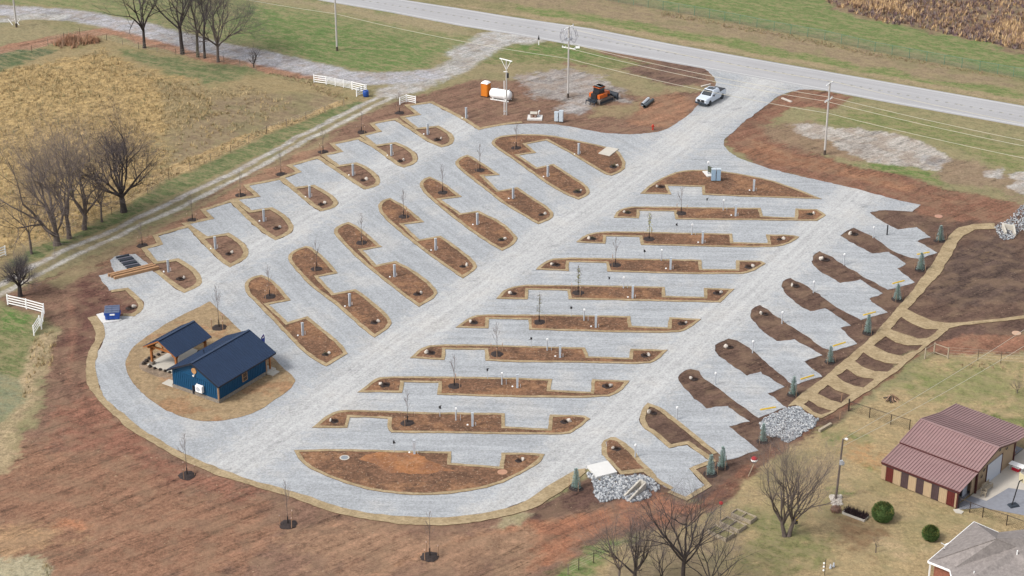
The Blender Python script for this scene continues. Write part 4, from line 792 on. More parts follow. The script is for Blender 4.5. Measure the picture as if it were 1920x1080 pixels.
# pavilion
pv = empty('pavilion', G(411, 757), BA, label='open timber pavilion with navy metal roof and pale slab', cat='pavilion')
px0, px1, py0, py1, pyr, pe, pr = 2.15, 8.35, 8.3, 13.35, 10.9, 2.55, 3.95
m = M(); slope(m, (px0, py0, pe), (px1, py0, pe), (px1, pyr, pr), (px0, pyr, pr), .07, 16); slope(m, (px0, py1, pe), (px1, py1, pe), (px1, pyr, pr), (px0, pyr, pr), .07, 16); m.box(((px0 + px1) / 2, pyr, pr + .03), (px1 - px0, .3, .05)); m.build('roof', MBLUE, pv)
m = M()
for y in (py0, py1):
    for x in (px0 + .03, px1 - .03): m.bar((x, y, pe - .1), (x, pyr, pr - .1), .08, .16)
m.build('barge_board', MTIMB, pv)
for x in (2.8, 7.8):
    for y in (8.9, 12.75):
        m = M(); m.box((x, y, 1.25), (.24, .24, 2.5)); m.build('post', MTIMB, pv); M().box((x, y, .25), (.5, .5, .45)).build('stone_pier', MSTN, pv)
        m = M(); sx = 1 if x < 5 else -1; sy = 1 if y < 10 else -1; m.bar((x, y, 1.75), (x + sx * .75, y, 2.5), .12); m.bar((x, y, 1.75), (x, y + sy * .75, 2.5), .12); m.build('brace', MTIMB, pv)
m = M()
for y in (8.9, 12.75): m.bar((px0 + .1, y, 2.55), (px1 - .1, y, 2.55), .18, .24)
for x in (2.8, 5.3, 7.8): m.bar((x, 8.9, 2.5), (x, 12.75, 2.5), .16, .22); m.bar((x, pyr, 2.5), (x, pyr, 3.8), .14)
m.build('beam', MTIMB, pv)
def loc2w(o, an, x, y, z=0): return Vector((o.x + x * cos(an) - y * sin(an), o.y + x * sin(an) + y * cos(an), z))
B0 = G(411, 757)
q = [loc2w(B0, BA, *p).xy for p in ((2.3, 7.3), (8.4, 7.3), (8.4, 13.2), (2.3, 13.2))]
M().prism(q, 0, .13).build('patio_slab', MCONC, kind='structure', label='pale concrete slab under the pavilion')
q = [loc2w(B0, BA, *p).xy for p in ((.8, 7.5), (2.3, 7.3), (2.3, 13.2), (8.4, 13.2), (8.4, 14.1), (5, 14.5), (2.6, 14.4), (1.5, 13.8), (.9, 12.5))]
M().prism(smooth(q, 1), 0, .10).build('pebble_bed', soil_mat('pebbles', A(170, 150, 128), A(140, 124, 108)), kind='structure', label='pebble bed with small shrubs around the patio')
M().prism([loc2w(B0, BA, *p).xy for p in ((-.1, 6.95), (-.1, 8.6), (1.1, 8.6), (1.1, 6.95))], 0, .12).build('stoop', MCONC, kind='structure', label='small concrete stoop at the left corner of the blue building')
MSHR = mat('dark_shrub', A(64, 56, 52), var=.4, scale=8)
def shrub_mesh(seed, r, mt, n=240):
    rg = random.Random(seed); m = M(); 
    for j in range(n):
        d = Vector((rg.gauss(0, 1), rg.gauss(0, 1), abs(rg.gauss(0, 1)) + .1)).normalized(); c = d * r * rg.uniform(.6, 1.05); c.z *= 1.1
        u = d.orthogonal().normalized() * r * .16; v = d.cross(u).normalized() * r * .14; m.add([c - u, c - v * .6 + d * r * .1, c + u, c + v], [(0, 1, 2, 3)])
    m.lathe([(r * .5, 0), (r * .78, r * .35), (r * .6, r * .8), (r * .1, r * .98)], 9); return m
shr = shrub_mesh(3, .27, MSHR, 90).build('patio_shrub', MSHR)
spots = [(215, 655), (240, 630), (270, 605), (312, 590), (360, 567), (403, 540), (275, 685), (322, 703), (377, 715), (425, 730), (472, 742), (763, 537)]
wh = ['leftmost', 'second from the left', 'third from the left', 'fourth along the far side', 'fifth along the far side', 'nearest the pavilion far post', 'first of the front run', 'second of the front run', 'third of the front run', 'fourth of the front run', 'last of the front run', 'alone behind the blue roof']
for i, (x, y) in enumerate(spots):
    o = shr if i == 0 else shr.copy()
    if i: COL.objects.link(o)
    o.location = G(230 + x / 5.333, 560 + (y + 6) / 5.333) + Vector((0, 0, .1)); o.rotation_euler = (0, 0, i); s = rnd.uniform(.85, 1.2); o.scale = (s,) * 3
    tag(o, 'small dark shrub in the patio pebble bed, ' + wh[i], 'shrub', 'patio shrubs')
# feather flag
fl = empty('feather_flag', loc2w(B0, BA, 10.1, 2.2), BA, label='blue feather flag with white and red tip beside the porch', cat='flag')
M().tube([(0, 0, 0), (0, 0, 3.0), (.1, .0, 3.5), (.5, 0, 3.75)], .025, 6).build('pole', MGALV, fl)
m = M(); P = [(0, 1.4), (.35, 1.5), (.62, 2.2), (.7, 3.2), (.5, 3.72), (.1, 3.5), (0, 3.0)]; m.add([(x, -.01, z) for x, z in P] + [(x, .02, z) for x, z in P], [tuple(range(7)), tuple(range(13, 6, -1))]); m.build('cloth', mat('flag_blue', A(62, 84, 176)), fl)
m = M(); m.box((.4, 0, 3.3), (.3, .05, .16)); m.box((.35, 0, 2.0), (.34, .05, .1)); m.build('white_band', MWHITE, fl); m = M(); m.box((.4, 0, 3.48), (.2, .05, .08)); m.build('red_band', mat('flag_red', A(190, 70, 70)), fl)

# ---------------------------------------------------------------- dumpster
M().prism(GP("181,591 193,588 229,600 223,603 195,607 190,604"), 0, .14).build('dumpster_pad', MWCONC, kind='structure', label='white concrete pad under the blue dumpster')
d0 = G(211, 601); dm = empty('dumpster', d0 + Vector((-.05, .5, .14)), R(8), label='blue steel dumpster with two dark lids on a white pad', cat='dumpster')
MDB = mat('dumpster_blue', A(44, 92, 190), rough=.5, var=.1, spec=.4)
m = M(); m.add([(-.85, -.65, .1), (.85, -.65, .1), (.85, .7, .1), (-.85, .7, .1), (-.9, -.7, .98), (.9, -.7, .98), (.9, .75, 1.22), (-.9, .75, 1.22)], [(3, 2, 1, 0), (4, 5, 6, 7), (0, 1, 5, 4), (1, 2, 6, 5), (2, 3, 7, 6), (3, 0, 4, 7)])
for x in (-.6, 0, .6): m.box((x, -.72, .55), (.06, .06, .8))
m.box((0, -.7, .95), (1.85, .1, .1)); m.box((-.95, 0, .65), (.1, .9, .16)); m.box((.95, 0, .65), (.1, .9, .16)); m.build('body', MDB, dm)
MLID = mat('lid_plastic', A(104, 114, 140), rough=.6)
for x in (-.46, .46):
    m = M(); m.add([(x - .44, -.76, 1.02), (x + .44, -.76, 1.02), (x + .44, .78, 1.27), (x - .44, .78, 1.27), (x - .44, -.76, 1.07), (x + .44, -.76, 1.07), (x + .44, .78, 1.33), (x - .44, .78, 1.33)], [(3, 2, 1, 0), (4, 5, 6, 7), (0, 1, 5, 4), (1, 2, 6, 5), (2, 3, 7, 6), (3, 0, 4, 7)])
    for y in (-.4, .1, .5): m.box((x, y, 1.1 + (y + .76) * .165 + .0), (.8, .05, .05))
    m.build('lid', MLID, dm)
M().box((.02, -.765, .78), (.6, .02, .2)).build('label_plate', MWHITE, dm)

# ---------------------------------------------------------------- board fences
def board_fence(name, pts, label, h=1.35, nr=4, mt=None, cat='fence', pw=.13, rw=.14, step=2.4):
    mt = mt or MWHITE; P = [G(*p) for p in pts]; r = empty(name, P[0], label=label, cat=cat); o = P[0]
    for a, b in zip(P, P[1:]):
        L = (b - a).length; n = max(1, round(L / step))
        for i in range(n + (b is P[-1])): p = a.lerp(b, i / n) - o; M().box((p.x, p.y, h / 2), (pw, pw, h + .1), math.atan2((b - a).y, (b - a).x)).build('post', mt, r)
        m = M()
        for k in range(nr): z = h * (.2 + .78 * k / (nr - 1)) - .05; m.bar(a - o + Vector((0, 0, z)), b - o + Vector((0, 0, z)), .035, rw)
        m.build('rails', mt, r)
    return r
board_fence('board_fence', [(15, 571), (50, 579), (83, 588), (78, 617)], 'white four rail board fence bending round the green corner')
board_fence('board_fence', [(75, 611), (64, 629)], 'short separate white fence panel leaning at the bend of the corner fence')
board_fence('board_fence', [(-10, 486), (11, 479)], 'white board fence end at the left edge of the picture')
board_fence('board_fence', [(589, 155), (612, 158)], 'short white board fence left of the long white gate')
board_fence('tube_gate', [(613, 158), (660, 168)], 'long white six bar farm gate by the farm lane', nr=6, rw=.06, pw=.08, cat='gate', step=1.9)
board_fence('board_fence', [(661, 168), (687, 174), (669, 181)], 'white board fence corner beside the blue barrel')
board_fence('board_fence', [(750, 196), (762, 191), (779, 194)], 'small white fence corner between drive and first pad', h=1.2)
bb = empty('barrel', G(686, 181), label='round blue barrel leaning at the white fence corner', cat='barrel'); MBB = mat('barrel_blue', A(32, 84, 170), rough=.35, spec=.5)
M().lathe([(.38, 0), (.46, .06), (.47, .35), (.5, .5), (.47, .65), (.47, .95), (.38, 1.05), (.1, 1.06)], 18).build('body', MBB, bb, smooth=True); M().lathe([(.12, 1.05), (.12, 1.1)], 10).build('cap', MBLK, bb)
MWP = mat('grey_post', A(140, 128, 118))
def wire_fence(pts, label, step=4.5, h=1.25, nm='wire_fence', mt=MWP):
    P = [G(*p) for p in pts]; r = empty(nm, P[0], label=label, cat='fence'); o = P[0]
    for a, b in zip(P, P[1:]):
        L = (b - a).length; n = max(1, round(L / step))
        for i in range(n + 1): p = a.lerp(b, i / n) - o; M().tube([(p.x, p.y, -.1), (p.x, p.y, h)], .04, 5).build('post', mt, r)
        m = M()
        for k in range(4): z = h * (.25 + .24 * k); m.tube([a - o + Vector((0, 0, z)), b - o + Vector((0, 0, z))], .008, 3)
        m.build('wires', MWIRE, r)
    return r
wire_fence([(60, 467), (120, 440), (210, 403), (235, 388), (317, 337), (433, 287), (500, 251), (645, 199)], 'thin wire fence along the straw coloured field edge')
wire_fence([(0, 108), (60, 98), (120, 74), (150, 66), (200, 76), (260, 92), (330, 104), (420, 118), (480, 132)], 'rusty wire fence between the farm lane and the old field')
wire_fence([(1065, 1078), (1085, 1068), (1113, 1055), (1142, 1043), (1200, 1020)], 'low wire fence beside the green strip at the bottom edge', 3)
# green chain link fence across the highway
def chain_fence(pts, label, h, mt, step=3.0, ps=.035, wr=.008, sp=.3, nm='chain_link_fence'):
    P = [G(*p) for p in pts]; r = empty(nm, P[0], label=label, cat='fence'); o = P[0]; mm = M(); rl = M()
    for a, b in zip(P, P[1:]):
        L = (b - a).length; n = max(1, round(L / step)); d = (b - a) / L
        for i in range(n + (b is P[-1])): p = a.lerp(b, i / n) - o; M().tube([(p.x, p.y, -.1), (p.x, p.y, h + .03)], ps, 6).build('post', mt, r)
        rl.tube([a - o + Vector((0, 0, h)), b - o + Vector((0, 0, h))], ps * .7, 5)
        t = -h
        while t < L:
            for s in (1, -1):
                u0, u1 = (t, t + h) if s == 1 else (t + h, t); z0, z1 = 0.05, h
                if u0 < 0: z0 = .05 + (z1 - .05) * (-u0) / h; u0 = 0
                if u1 < 0: z1 = h * (u0) / h; u1 = 0
                if u0 > L: z0 = h * (u0 - L) / h; u0 = L
                if u1 > L: z1 = h * (1 - (u1 - L) / h); u1 = L
                if abs(u0 - u1) > .02: mm.tube([a - o + d * u0 + Vector((0, 0, max(.03, z0))), a - o + d * u1 + Vector((0, 0, min(h, max(.03, z1))))], wr, 3, cap=False)
            t += sp
    rl.build('top_rail', mt, r); mm.build('wire_mesh', mt, r); return r
chain_fence([(1090, -6), (1160, 5), (1243, 19), (1302, 29), (1387, 45), (1451, 58), (1546, 75), (1640, 97), (1770, 121), (1870, 139), (1990, 160)], 'long green chain link fence on the far side of the highway', 1.7, mat('green_mesh', A(112, 148, 124), rough=.6, var=.05), 3.0, .05, .012, .28)
MBRF = mat('dark_fence', A(70, 56, 48), rough=.6)
chain_fence([(1591, 771), (1630, 783), (1670, 796), (1705, 806)], 'dark chain link fence with gate behind the maroon roofed barn', 1.25, MBRF, 3.2, .05, .007)
chain_fence([(1797, 953), (1818, 961), (1842, 970), (1887, 985), (1925, 999)], 'dark chain link fence from the barn corner past the grey roof', 1.2, MBRF, 3.0, .05, .007)
board_fence('rail_fence', [(1734, 673), (1751, 663), (1777, 672)], 'weathered post and rail corner at the end of the lawn', 1.4, 2, MWOOD, rw=.09, step=3)
wire_fence([(1777, 672), (1833, 676), (1876, 681), (1935, 684)], 'wooden posts with wire along the top of the neighbour lawn', 4.2, 1.5, mt=MWOOD)

# ---------------------------------------------------------------- utility poles and lines
def upole(px, py, h, label, arms=((.3, 1.2, 45),), r=.16, dark=False):
    root = empty('utility_pole', G(px, py), label=label, cat='pole'); mt = MPOLE
    M().tube([(0, 0, -.2), (0, 0, .7), (0, 0, h)], [r * 1.12, r * 1.08, r * .75], 10).build('shaft', mt, root)
    M().tube([(0, 0, -.15), (0, 0, .75)], r * 1.18, 10).build('dark_butt', mat('butt', A(96, 84, 76)), root)
    for dz, hl, an in arms:
        z = h - dz; v = Vector((cos(R(an)), sin(R(an)), 0)) * hl; m = M(); m.bar(v * -1 + Vector((0, 0, z)), v + Vector((0, 0, z)), .12, .14); c = m.build('crossarm', MWHITE, root)
        for t in (-.9, 0 if dz < .6 else -.45, .9): m = M(); m.lathe([(.05, 0), (.08, .08), (.04, .22)], 8, tuple(v * t + Vector((0, 0, z + .07)))); m.build('insulator', MGALV, c)
    return root
la = 60
P1 = upole(632, 95, 13, 'plain utility pole on the green lawn beside the highway', [(.3, 1.2, la)])
P2 = upole(1065, 183, 11.9, 'tall utility pole with a ring of equipment above the orange bulldozer', [(.2, 1.3, 55), (3.6, 1.2, -55 + 25)])
P3 = upole(1546, 290, 11.3, 'utility pole with two crossarms right of the gravel entrance', [(.15, 1.1, 55), (2.7, 1.2, 55)])
P4 = upole(31, 51, 11, 'utility pole in the top left corner with white rails at its foot', [(.3, 1.2, la)])
m = M()
for k in range(9):
    a = k * .7; pts = [(cos(a) * .25, sin(a) * .25, 9.7 + (k % 3) * .2), (cos(a) * (1.0 + .3 * (k % 2)), sin(a) * (1.0 + .3 * (k % 2)), 9.2 + .25 * (k % 4)), (cos(a) * 1.5, sin(a) * 1.5, 10.2), (cos(a + .2) * 1.1, sin(a + .2) * 1.1, 11.4)]; m.tube(pts, .025, 4)
m.build('jumper_cables', mat('cable', A(120, 118, 130)), P2)
for k in range(3):
    a = k * 2.1 + .4; m = M(); m.lathe([(.12, 0), (.14, .3), (.06, .5)], 8, (cos(a) * .5, sin(a) * .5, 9.6)); m.bar((0, 0, 9.7), (cos(a) * .5, sin(a) * .5, 9.7), .06); m.build('cutout', MGALV, P2)
hp_ = empty('riser_pole', G(948, 215), label='pole with pipes and a slanted crossarm beside the white tank', cat='pole'); M().tube([(.14, 0, -.2), (.14, 0, 8.8)], [.14, .1], 8).build('shaft', MPOLE, hp_)
M().tube([(-.22, -.05, 0), (-.22, -.05, 5.6)], .06, 6).build('conduit', MWHITE, hp_); m = M(); m.bar((-.9, .7, 9.0), (1.0, -.75, 9.0), .12); m.bar((.1, 0, 7.4), (-.7, .55, 8.95), .05); m.bar((.15, 0, 7.4), (.8, -.6, 8.95), .05); m.build('crossarm', MWHITE, hp_)
M().lathe([(.15, 0), (.16, .7), (.1, .8)], 10, (.35, -.1, 6.1)).build('dark_canister', MBLK, hp_); M().bar((-.3, -.1, 7.1), (.3, -.1, 7.1), .1).build('bracket', MWHITE, hp_); M().box((-.1, -.08, .6), (.5, .1, .1)).build('clamp', MGALV, hp_)
yp = empty('yard_pole', G(1567, 937), label='dark leaning yard pole with a lamp, stones at its foot', cat='pole'); yh = HT(1567, 937, 823)
M().tube([(0, 0, -.1), (.22, 0, yh)], [.13, .09], 8).build('shaft', MBARK, yp); m = M(); m.bar((.2, 0, yh - .1), (.55, .1, yh), .05); m.lathe([(.12, 0), (.16, .12), (.05, .2)], 8, (.6, .1, yh - .15)); m.build('lamp_arm', MWHITE, yp)
m = M(); m.box((.2, -.15, yh * .63), (.3, .25, .5)); m.lathe([(.1, 0), (.16, .25), (.05, .45)], 8, (.42, -.1, yh * .58)); m.build('equipment_box', MGALV, yp)
def wire(name, a, b, sag, label, r=.03):
    pts = [Vector(a).lerp(Vector(b), t / 14) - Vector((0, 0, sag * 4 * (t / 14) * (1 - t / 14))) for t in range(15)]
    m = M(); m.tube(pts, r, 4, cap=False); m.build(name, MWIRE, label=label, cat='wire', group='power lines')
b1, b2, b3 = G(632, 95), G(1065, 183), G(1546, 290); b4 = b3 + (b3 - b2) * 1.15; b0 = b1 + (b1 - b2) * 1.0
dirv = (b3 - b2).normalized(); nv = Vector((-dirv.y, dirv.x, 0))
for (hz, off, nm) in ((8.75, 0, 'lowest'), (8.7, 1.0, 'far crossarm'), (8.7, -1.0, 'near crossarm'), (11.2, .9, 'upper')):
    for a, b, seg, up in ((b2, b3, 'between the two poles beside the entrance', 0), (b3, b4, 'running off the right side', 0), (b1, b2, 'over the green lawn', 0), (b0, b1, 'over the farm lane', 0)):
        if nm in ('far crossarm', 'near crossarm') and a in (b0, b1): continue
        if nm == 'upper' and a in (b0, b1): continue
        za = hz - (2.2 if nm == 'lowest' else 0)
        wire('power_line', a + nv * off + Vector((0, 0, za)), b + nv * off + Vector((0, 0, za)), .55, '%s pale wire %s' % (nm, seg))
y0 = G(1567, 937) + Vector((.2, 0, yh)); e0 = G(2030, 545, 6.5); e1 = G(2060, 560, 6.5)
wire('power_line', y0, e0, .5, 'upper service wire from the yard pole over the barn lawn'); wire('power_line', y0 + Vector((.1, 0, -.8)), e1, .7, 'lower service wire from the yard pole over the barn roof')
m = M()
for a in (0, 1, 2): p = G(24 + a * 6, 47); m.bar(p, p + Vector((.8 * (1 if a % 2 else -1), .2, 1.1)), .1)
m.build('white_rails', MWHITE, label='crossed white rails at the foot of the top left pole', cat='rails')

# ---------------------------------------------------------------- toilet, tank, cabinets
MORA = mat('orange_plastic', A(236, 140, 48), rough=.5, var=.05); MOR2 = mat('machine_orange', A(226, 112, 44), rough=.45, var=.1, spec=.4)
pt = empty('portable_toilet', G(911, 180), R(-28), label='orange portable toilet with white roof on the bare bank', cat='toilet')
m = M(); m.box((0, 0, 1.15), (1.15, 1.15, 2.2))
for k in range(-2, 3): m.box((k * .22, -.585, 1.15), (.05, .03, 2.0)); m.box((.585, k * .22, 1.15), (.03, .05, 2.0))
m.build('cabin', MORA, pt); M().box((0, 0, 2.36), (1.24, 1.24, .24), taper=.62).build('roof', MWHITE, pt); M().box((0, 0, .06), (1.3, 1.2, .12)).build('skid', MBLK, pt); M().box((.08, -.6, 1.1), (.8, .03, 1.9)).build('door', MORA, pt)
tk = empty('storage_tank', G(939, 187), heading((918, 184), (957, 190)), label='horizontal white fuel tank beside the orange toilet', cat='tank')
m = M(); pr_ = [(-1.85, .05), (-1.8, .45), (-1.6, .72), (-1.4, .8), (1.4, .8), (1.6, .72), (1.8, .45), (1.85, .05)]; m.tube([(x, 0, .95) for x, r_ in pr_], [r_ for x, r_ in pr_], 22); m.build('shell', MWHITE, tk, smooth=True)
for x in (-1.1, 1.1): m = M(); m.box((x, 0, .2), (.15, 1.3, .4)); m.build('saddle', MWHITE, tk)
m = M()
for y in (-.55, .55): m.box((0, y, .08), (3.2, .12, .14))
m.build('skid', MWHITE, tk); m = M(); m.lathe([(.12, 0), (.12, .15)], 10, (-.5, 0, 1.74)); m.lathe([(.08, 0), (.08, .3)], 8, (1.5, 0, 1.6)); m.build('fill_cap', MGALV, tk); M().tube([(1.5, .2, 1.7), (2.0, .3, 1.4), (2.1, .2, .5), (1.9, 0, .1)], .05, 6).build('hose', MBLK, tk)
wp = empty('well_pad', G(1003, 222), R(-4), label='white slab with a small brick box and vent pipe', cat='slab')
M().box((0, 0, .12), (2.3, 1.9, .24)).build('slab', MWCONC, wp); M().box((-.2, .1, .5), (.95, .8, .6)).build('brick_box', mat('brick_box', A(124, 84, 66), var=.3, scale=8), wp); M().box((-.2, .15, .85), (1.1, .95, .12)).build('lid', MCONC, wp); m = M(); m.tube([(.55, .4, .2), (.55, .4, 1.1), (.62, .4, 1.2), (.75, .4, 1.05)], .08, 8); m.build('vent_pipe', MWHITE, wp)
for x in (-.45, 0.05): M().tube([(x, -.3, .5), (x, -.34, .5)], .1, 8).build('outlet', MSTONE, wp)
MCAB = mat('cabinet_blue', A(168, 196, 220), rough=.4, var=.05, spec=.5); MCABW = mat('cabinet_pale', A(214, 224, 232), rough=.4, var=.05)
def cabinets(px, py, rz, label, mt, hs):
    r = empty('electric_cabinet', G(px, py), rz, label=label, cat='cabinet')
    for i, (x, h) in enumerate(hs): m = M(); m.box((x, 0, h / 2 + .2), (.6, .5, h)); c = m.build('cabinet', mt, r); M().box((x, 0, h + .23), (.66, .56, .06)).build('top', MCABW, c); M().box((x + .2, -.265, h * .6), (.05, .03, .2)).build('handle', MGALV, c)
    m = M()
    for x in (-.6, 0, .6): m.bar((x, .28, 0), (x, .28, 1.6), .07)
    m.bar((-.7, .28, 1.3), (.7, .28, 1.3), .05); m.build('frame', MGALV, r); return r
cabinets(1048, 229, R(-14), 'pale twin electric cabinets on a frame beside the upper lane', MCABW, ((-.4, 1.4), (.35, 1.65)))
cabinets(1342, 340, R(0), 'pair of blue electric cabinets in the uppermost level bed', MCAB, ((-.36, 1.7), (.36, 1.7)))
M().prism(GP("1317,323 1335,322 1338,331 1326,333"), 0, .2).build('equipment_pad', MWCONC, label='small white pad left of the blue cabinets', cat='slab')
ps = empty('panel_stand', G(1331, 330), R(-50), label='dark backed meter panel on a white pad left of the blue cabinets', cat='panel'); M().box((0, 0, 1.0), (.9, .1, .9)).build('panel', mat('panel_dark', A(92, 98, 84)), ps); m = M(); m.bar((-.4, .06, 0), (-.4, .06, 1.5), .07); m.bar((.4, .06, 0), (.4, .06, 1.5), .07); m.build('legs', MGALV, ps)
th = empty('capped_post', G(1327, 328), label='tall slim post with white cap on the pad by the blue cabinets', cat='post'); M().tube([(0, 0, .2), (0, 0, 1.9)], .06, 8).build('post', MGALV, th); M().box((0, 0, 2.0), (.25, .2, .25)).build('cap_box', MWHITE, th)
M().prism(GP("1122,289 1138,277 1160,281 1143,294"), 0, .18).build('concrete_slab', MCONC, label='cream concrete slab at the end of the big upper bed', cat='slab')
M().prism(GP("1101,877 1139,868 1157,889 1118,899"), 0, .3).build('concrete_slab', MWCONC, label='large white concrete slab above the stone pile', cat='slab')
fh = empty('fire_hydrant', G(1224, 243), label='small red fire hydrant at the bend of the gravel entrance', cat='hydrant'); MRED = mat('hydrant_red', A(206, 70, 52), rough=.5); m = M(); m.lathe([(.17, 0), (.17, .06), (.12, .08), (.12, .6), (.17, .62), (.15, .75), (.05, .85)], 12); m.build('barrel', MRED, fh); m = M(); m.tube([(-.26, 0, .5), (.26, 0, .5)], .08, 8); m.tube([(0, -.24, .45), (0, 0, .45)], .1, 8); m.build('outlets', MRED, fh)
for p, l, c in (((646, 859), 'grey round manhole cover in the half moon bed', A(150, 156, 162)), ((942, 886), 'tan round cover at the right end of the half moon bed', A(196, 150, 122)), ((1760, 406), 'pale orange round cover on the dark bank', A(196, 150, 128)), ((1906, 625), 'pale round cover at the right edge of the dark bank', A(212, 176, 150))):
    r = empty('manhole', G(*p), label=l, cat='cover'); M().lathe([(.56, .02), (.53, .08)], 24).build('collar', MCONC if c[2] > .2 else mat('collar', c), r); M().lathe([(.4, .08), (.38, .1)], 20).build('lid', mat('lid', c, var=.12), r)
# pipes by the bulldozer
for i, (a, b, mt, l) in enumerate((((1204, 199), (1216, 188), MGALV, 'pale grey pipe lying left of the black one'), ((1208, 203), (1224, 190), mat('black_pipe', A(84, 92, 96), rough=.4), 'black pipe lying right of the bulldozer'))):
    A0, B1 = G(*a), G(*b); m = M(); m.tube([A0 + Vector((0, 0, .28)), B1 + Vector((0, 0, .28))], .27, 14, cap=False); m.tube([B1 + Vector((0, 0, .28)), A0 + Vector((0, 0, .28))], .23, 14, cap=False); m.build('culvert_pipe', mt, label=l, cat='pipe', smooth=True)
M().bar(G(1315, 163) + Vector((0, 0, .1)), G(1332, 159) + Vector((0, 0, .1)), .3, .16).build('concrete_piece', MSTONE, label='pale strip of concrete beside the parked pickup', cat='slab')
M().bar(G(1466, 185) + Vector((0, 0, .1)), G(1484, 192) + Vector((0, 0, .1)), .4, .16).build('concrete_piece', MSTONE, label='pale strip of concrete right of the gravel entrance', cat='slab')
mb = empty('mailbox', G(1010, 84), label='black mailbox on a white post at the highway edge', cat='mailbox'); M().box((0, 0, .5), (.16, .16, 1.0)).build('post', MWHITE, mb); m = M(); m.box((0, 0, 1.15), (.3, .6, .3)); m.box((0, 0, 1.5), (.12, .3, .3)); m.build('box', MBLK, mb)
M().box(tuple(G(1083, 90) + Vector((0, 0, .1))), (.7, .5, .2)).build('concrete_piece', MWHITE, label='small white block on the verge right of the tall pole', cat='block')

# ---------------------------------------------------------------- bulldozer
dz = empty('bulldozer', G(1126, 190), heading((1110, 193), (1146, 179)), label='orange and black bulldozer parked on the grey rock patch', cat='bulldozer')
MTRK = mat('track_steel', A(128, 116, 108), var=.2, scale=6, bump=.3); MSTEEL = mat('dark_steel', A(58, 66, 76), var=.2, rough=.6)
for y in (-1.0, 1.0):
    m = M(); P = [(-1.75, .45), (-1.6, .15), (-1.3, .0), (1.4, .0), (1.75, .2), (1.8, .5), (1.55, .78), (.2, .86), (-1.3, .98), (-1.65, .8)]; n = len(P)
    for ww, dy in ((1, 0),): m.add([(x, y - .3, z) for x, z in P] + [(x, y + .3, z) for x, z in P], [tuple(range(n)), tuple(range(2 * n - 1, n - 1, -1))] + [(i, n + i, n + (i + 1) % n, (i + 1) % n) for i in range(n)])
    for i in range(n):
        a = Vector((P[i][0], y, P[i][1])); b = Vector((P[(i + 1) % n][0], y, P[(i + 1) % n][1]))
        for k in range(max(1, int((b - a).length / .2))): c = a.lerp(b, (k + .5) / max(1, int((b - a).length / .2))); m.box(c, (.06, .64, .07), ry=-math.atan2((b - a).z, (b - a).x))
    t = m.build('track', MTRK, dz); m = M(); m.box((0, y + (.31 if y > 0 else -.31), .42), (2.6, .06, .34))
    for x in (-1.4, -.8, -.3, .2, .7, 1.35): m.tube([(x, y - .33, .38), (x, y + .33, .38)], .25 if abs(x) > 1.2 else .16, 12)
    m.build('rollers', MSTEEL, t)
m = M(); m.box((-.2, 0, .75), (3.0, 1.3, .7)); m.build('chassis', MSTEEL, dz)
m = M(); m.add([(.2, -.6, .9), (1.7, -.5, .9), (1.7, .5, .9), (.2, .6, .9), (.2, -.6, 1.75), (1.65, -.48, 1.45), (1.65, .48, 1.45), (.2, .6, 1.75)], [(3, 2, 1, 0), (4, 5, 6, 7), (0, 1, 5, 4), (1, 2, 6, 5), (2, 3, 7, 6), (3, 0, 4, 7)])
for y in (-.85, .85): m.box((-.6, y, 1.3), (1.9, .5, .62)); 
m.build('hood', MOR2, dz); m = M(); m.box((-.75, 0, 1.7), (1.0, 1.2, .5)); m.box((-1.55, 0, 1.25), (.4, 1.1, .8)); m.build('engine_deck', MBLK, dz)
m = M(); m.box((-.45, 0, 2.05), (1.25, 1.35, .95), taper=.92); m.build('cab', MGLASS, dz)
for x in (-1.02, .12):
    for y in (-.62, .62): M().bar((x, y, 1.6), (x * .95 - .02, y * .95, 2.6), .09).build('cab_post', MBLK, dz); M().box((-.45, 0, 2.62), (1.45, 1.5, .16), taper=.9).build('cab_roof', MOR2, dz); M().box((-.3, 0, 2.76), (.8, 1.0, .14)).build('air_unit', MCABW, dz)
m = M(); m.tube([(.75, .3, 1.5), (.75, .3, 2.3), (.85, .3, 2.55)], .06, 8); m.build('exhaust', MBLK, dz)
m = M(); nb = 7
vs = []; 
for y in (-1.5, 1.5):
    for k in range(nb): t = k / (nb - 1); vs.append((2.55 - .28 * sin(pi * t) , y, .03 + 1.0 * t))
for y in (-1.5, 1.5):
    for k in range(nb): t = k / (nb - 1); vs.append((2.63 - .28 * sin(pi * t), y, .03 + 1.0 * t))
fs = [(k, k + 1, nb + k + 1, nb + k) for k in range(nb - 1)] + [(3 * nb + k, 3 * nb + k + 1, 2 * nb + k + 1, 2 * nb + k) for k in range(nb - 1)]
m.add(vs, fs); m.box((2.45, -1.5, .5), (.35, .05, 1.0)); m.box((2.45, 1.5, .5), (.35, .05, 1.0)); m.box((2.6, 0, 1.05), (.12, 3.0, .08)); bld = m.build('blade', MSTEEL, dz)
m = M()
for y in (-.75, .75): m.bar((-.2, y * .95, .5), (2.4, y, .35), .14, .2)
m.bar((1.2, .3, 1.1), (2.3, .35, .7), .12); m.bar((1.2, -.3, 1.1), (2.3, -.35, .7), .12); m.build('push_arm', MSTEEL, dz)
m = M(); m.bar((-2.0, -.9, .75), (-2.0, .9, .75), .18); m.bar((-1.7, -.4, .9), (-2.4, -.4, .7), .12); m.bar((-1.7, .4, .9), (-2.4, .4, .7), .12); m.bar((-2.45, -1.0, .65), (-2.45, 1.0, .65), .14)
for y in (-.85, 0, .85): m.bar((-2.5, y, .75), (-2.62, y, .05), .1)
m.build('ripper', MSTEEL, dz)

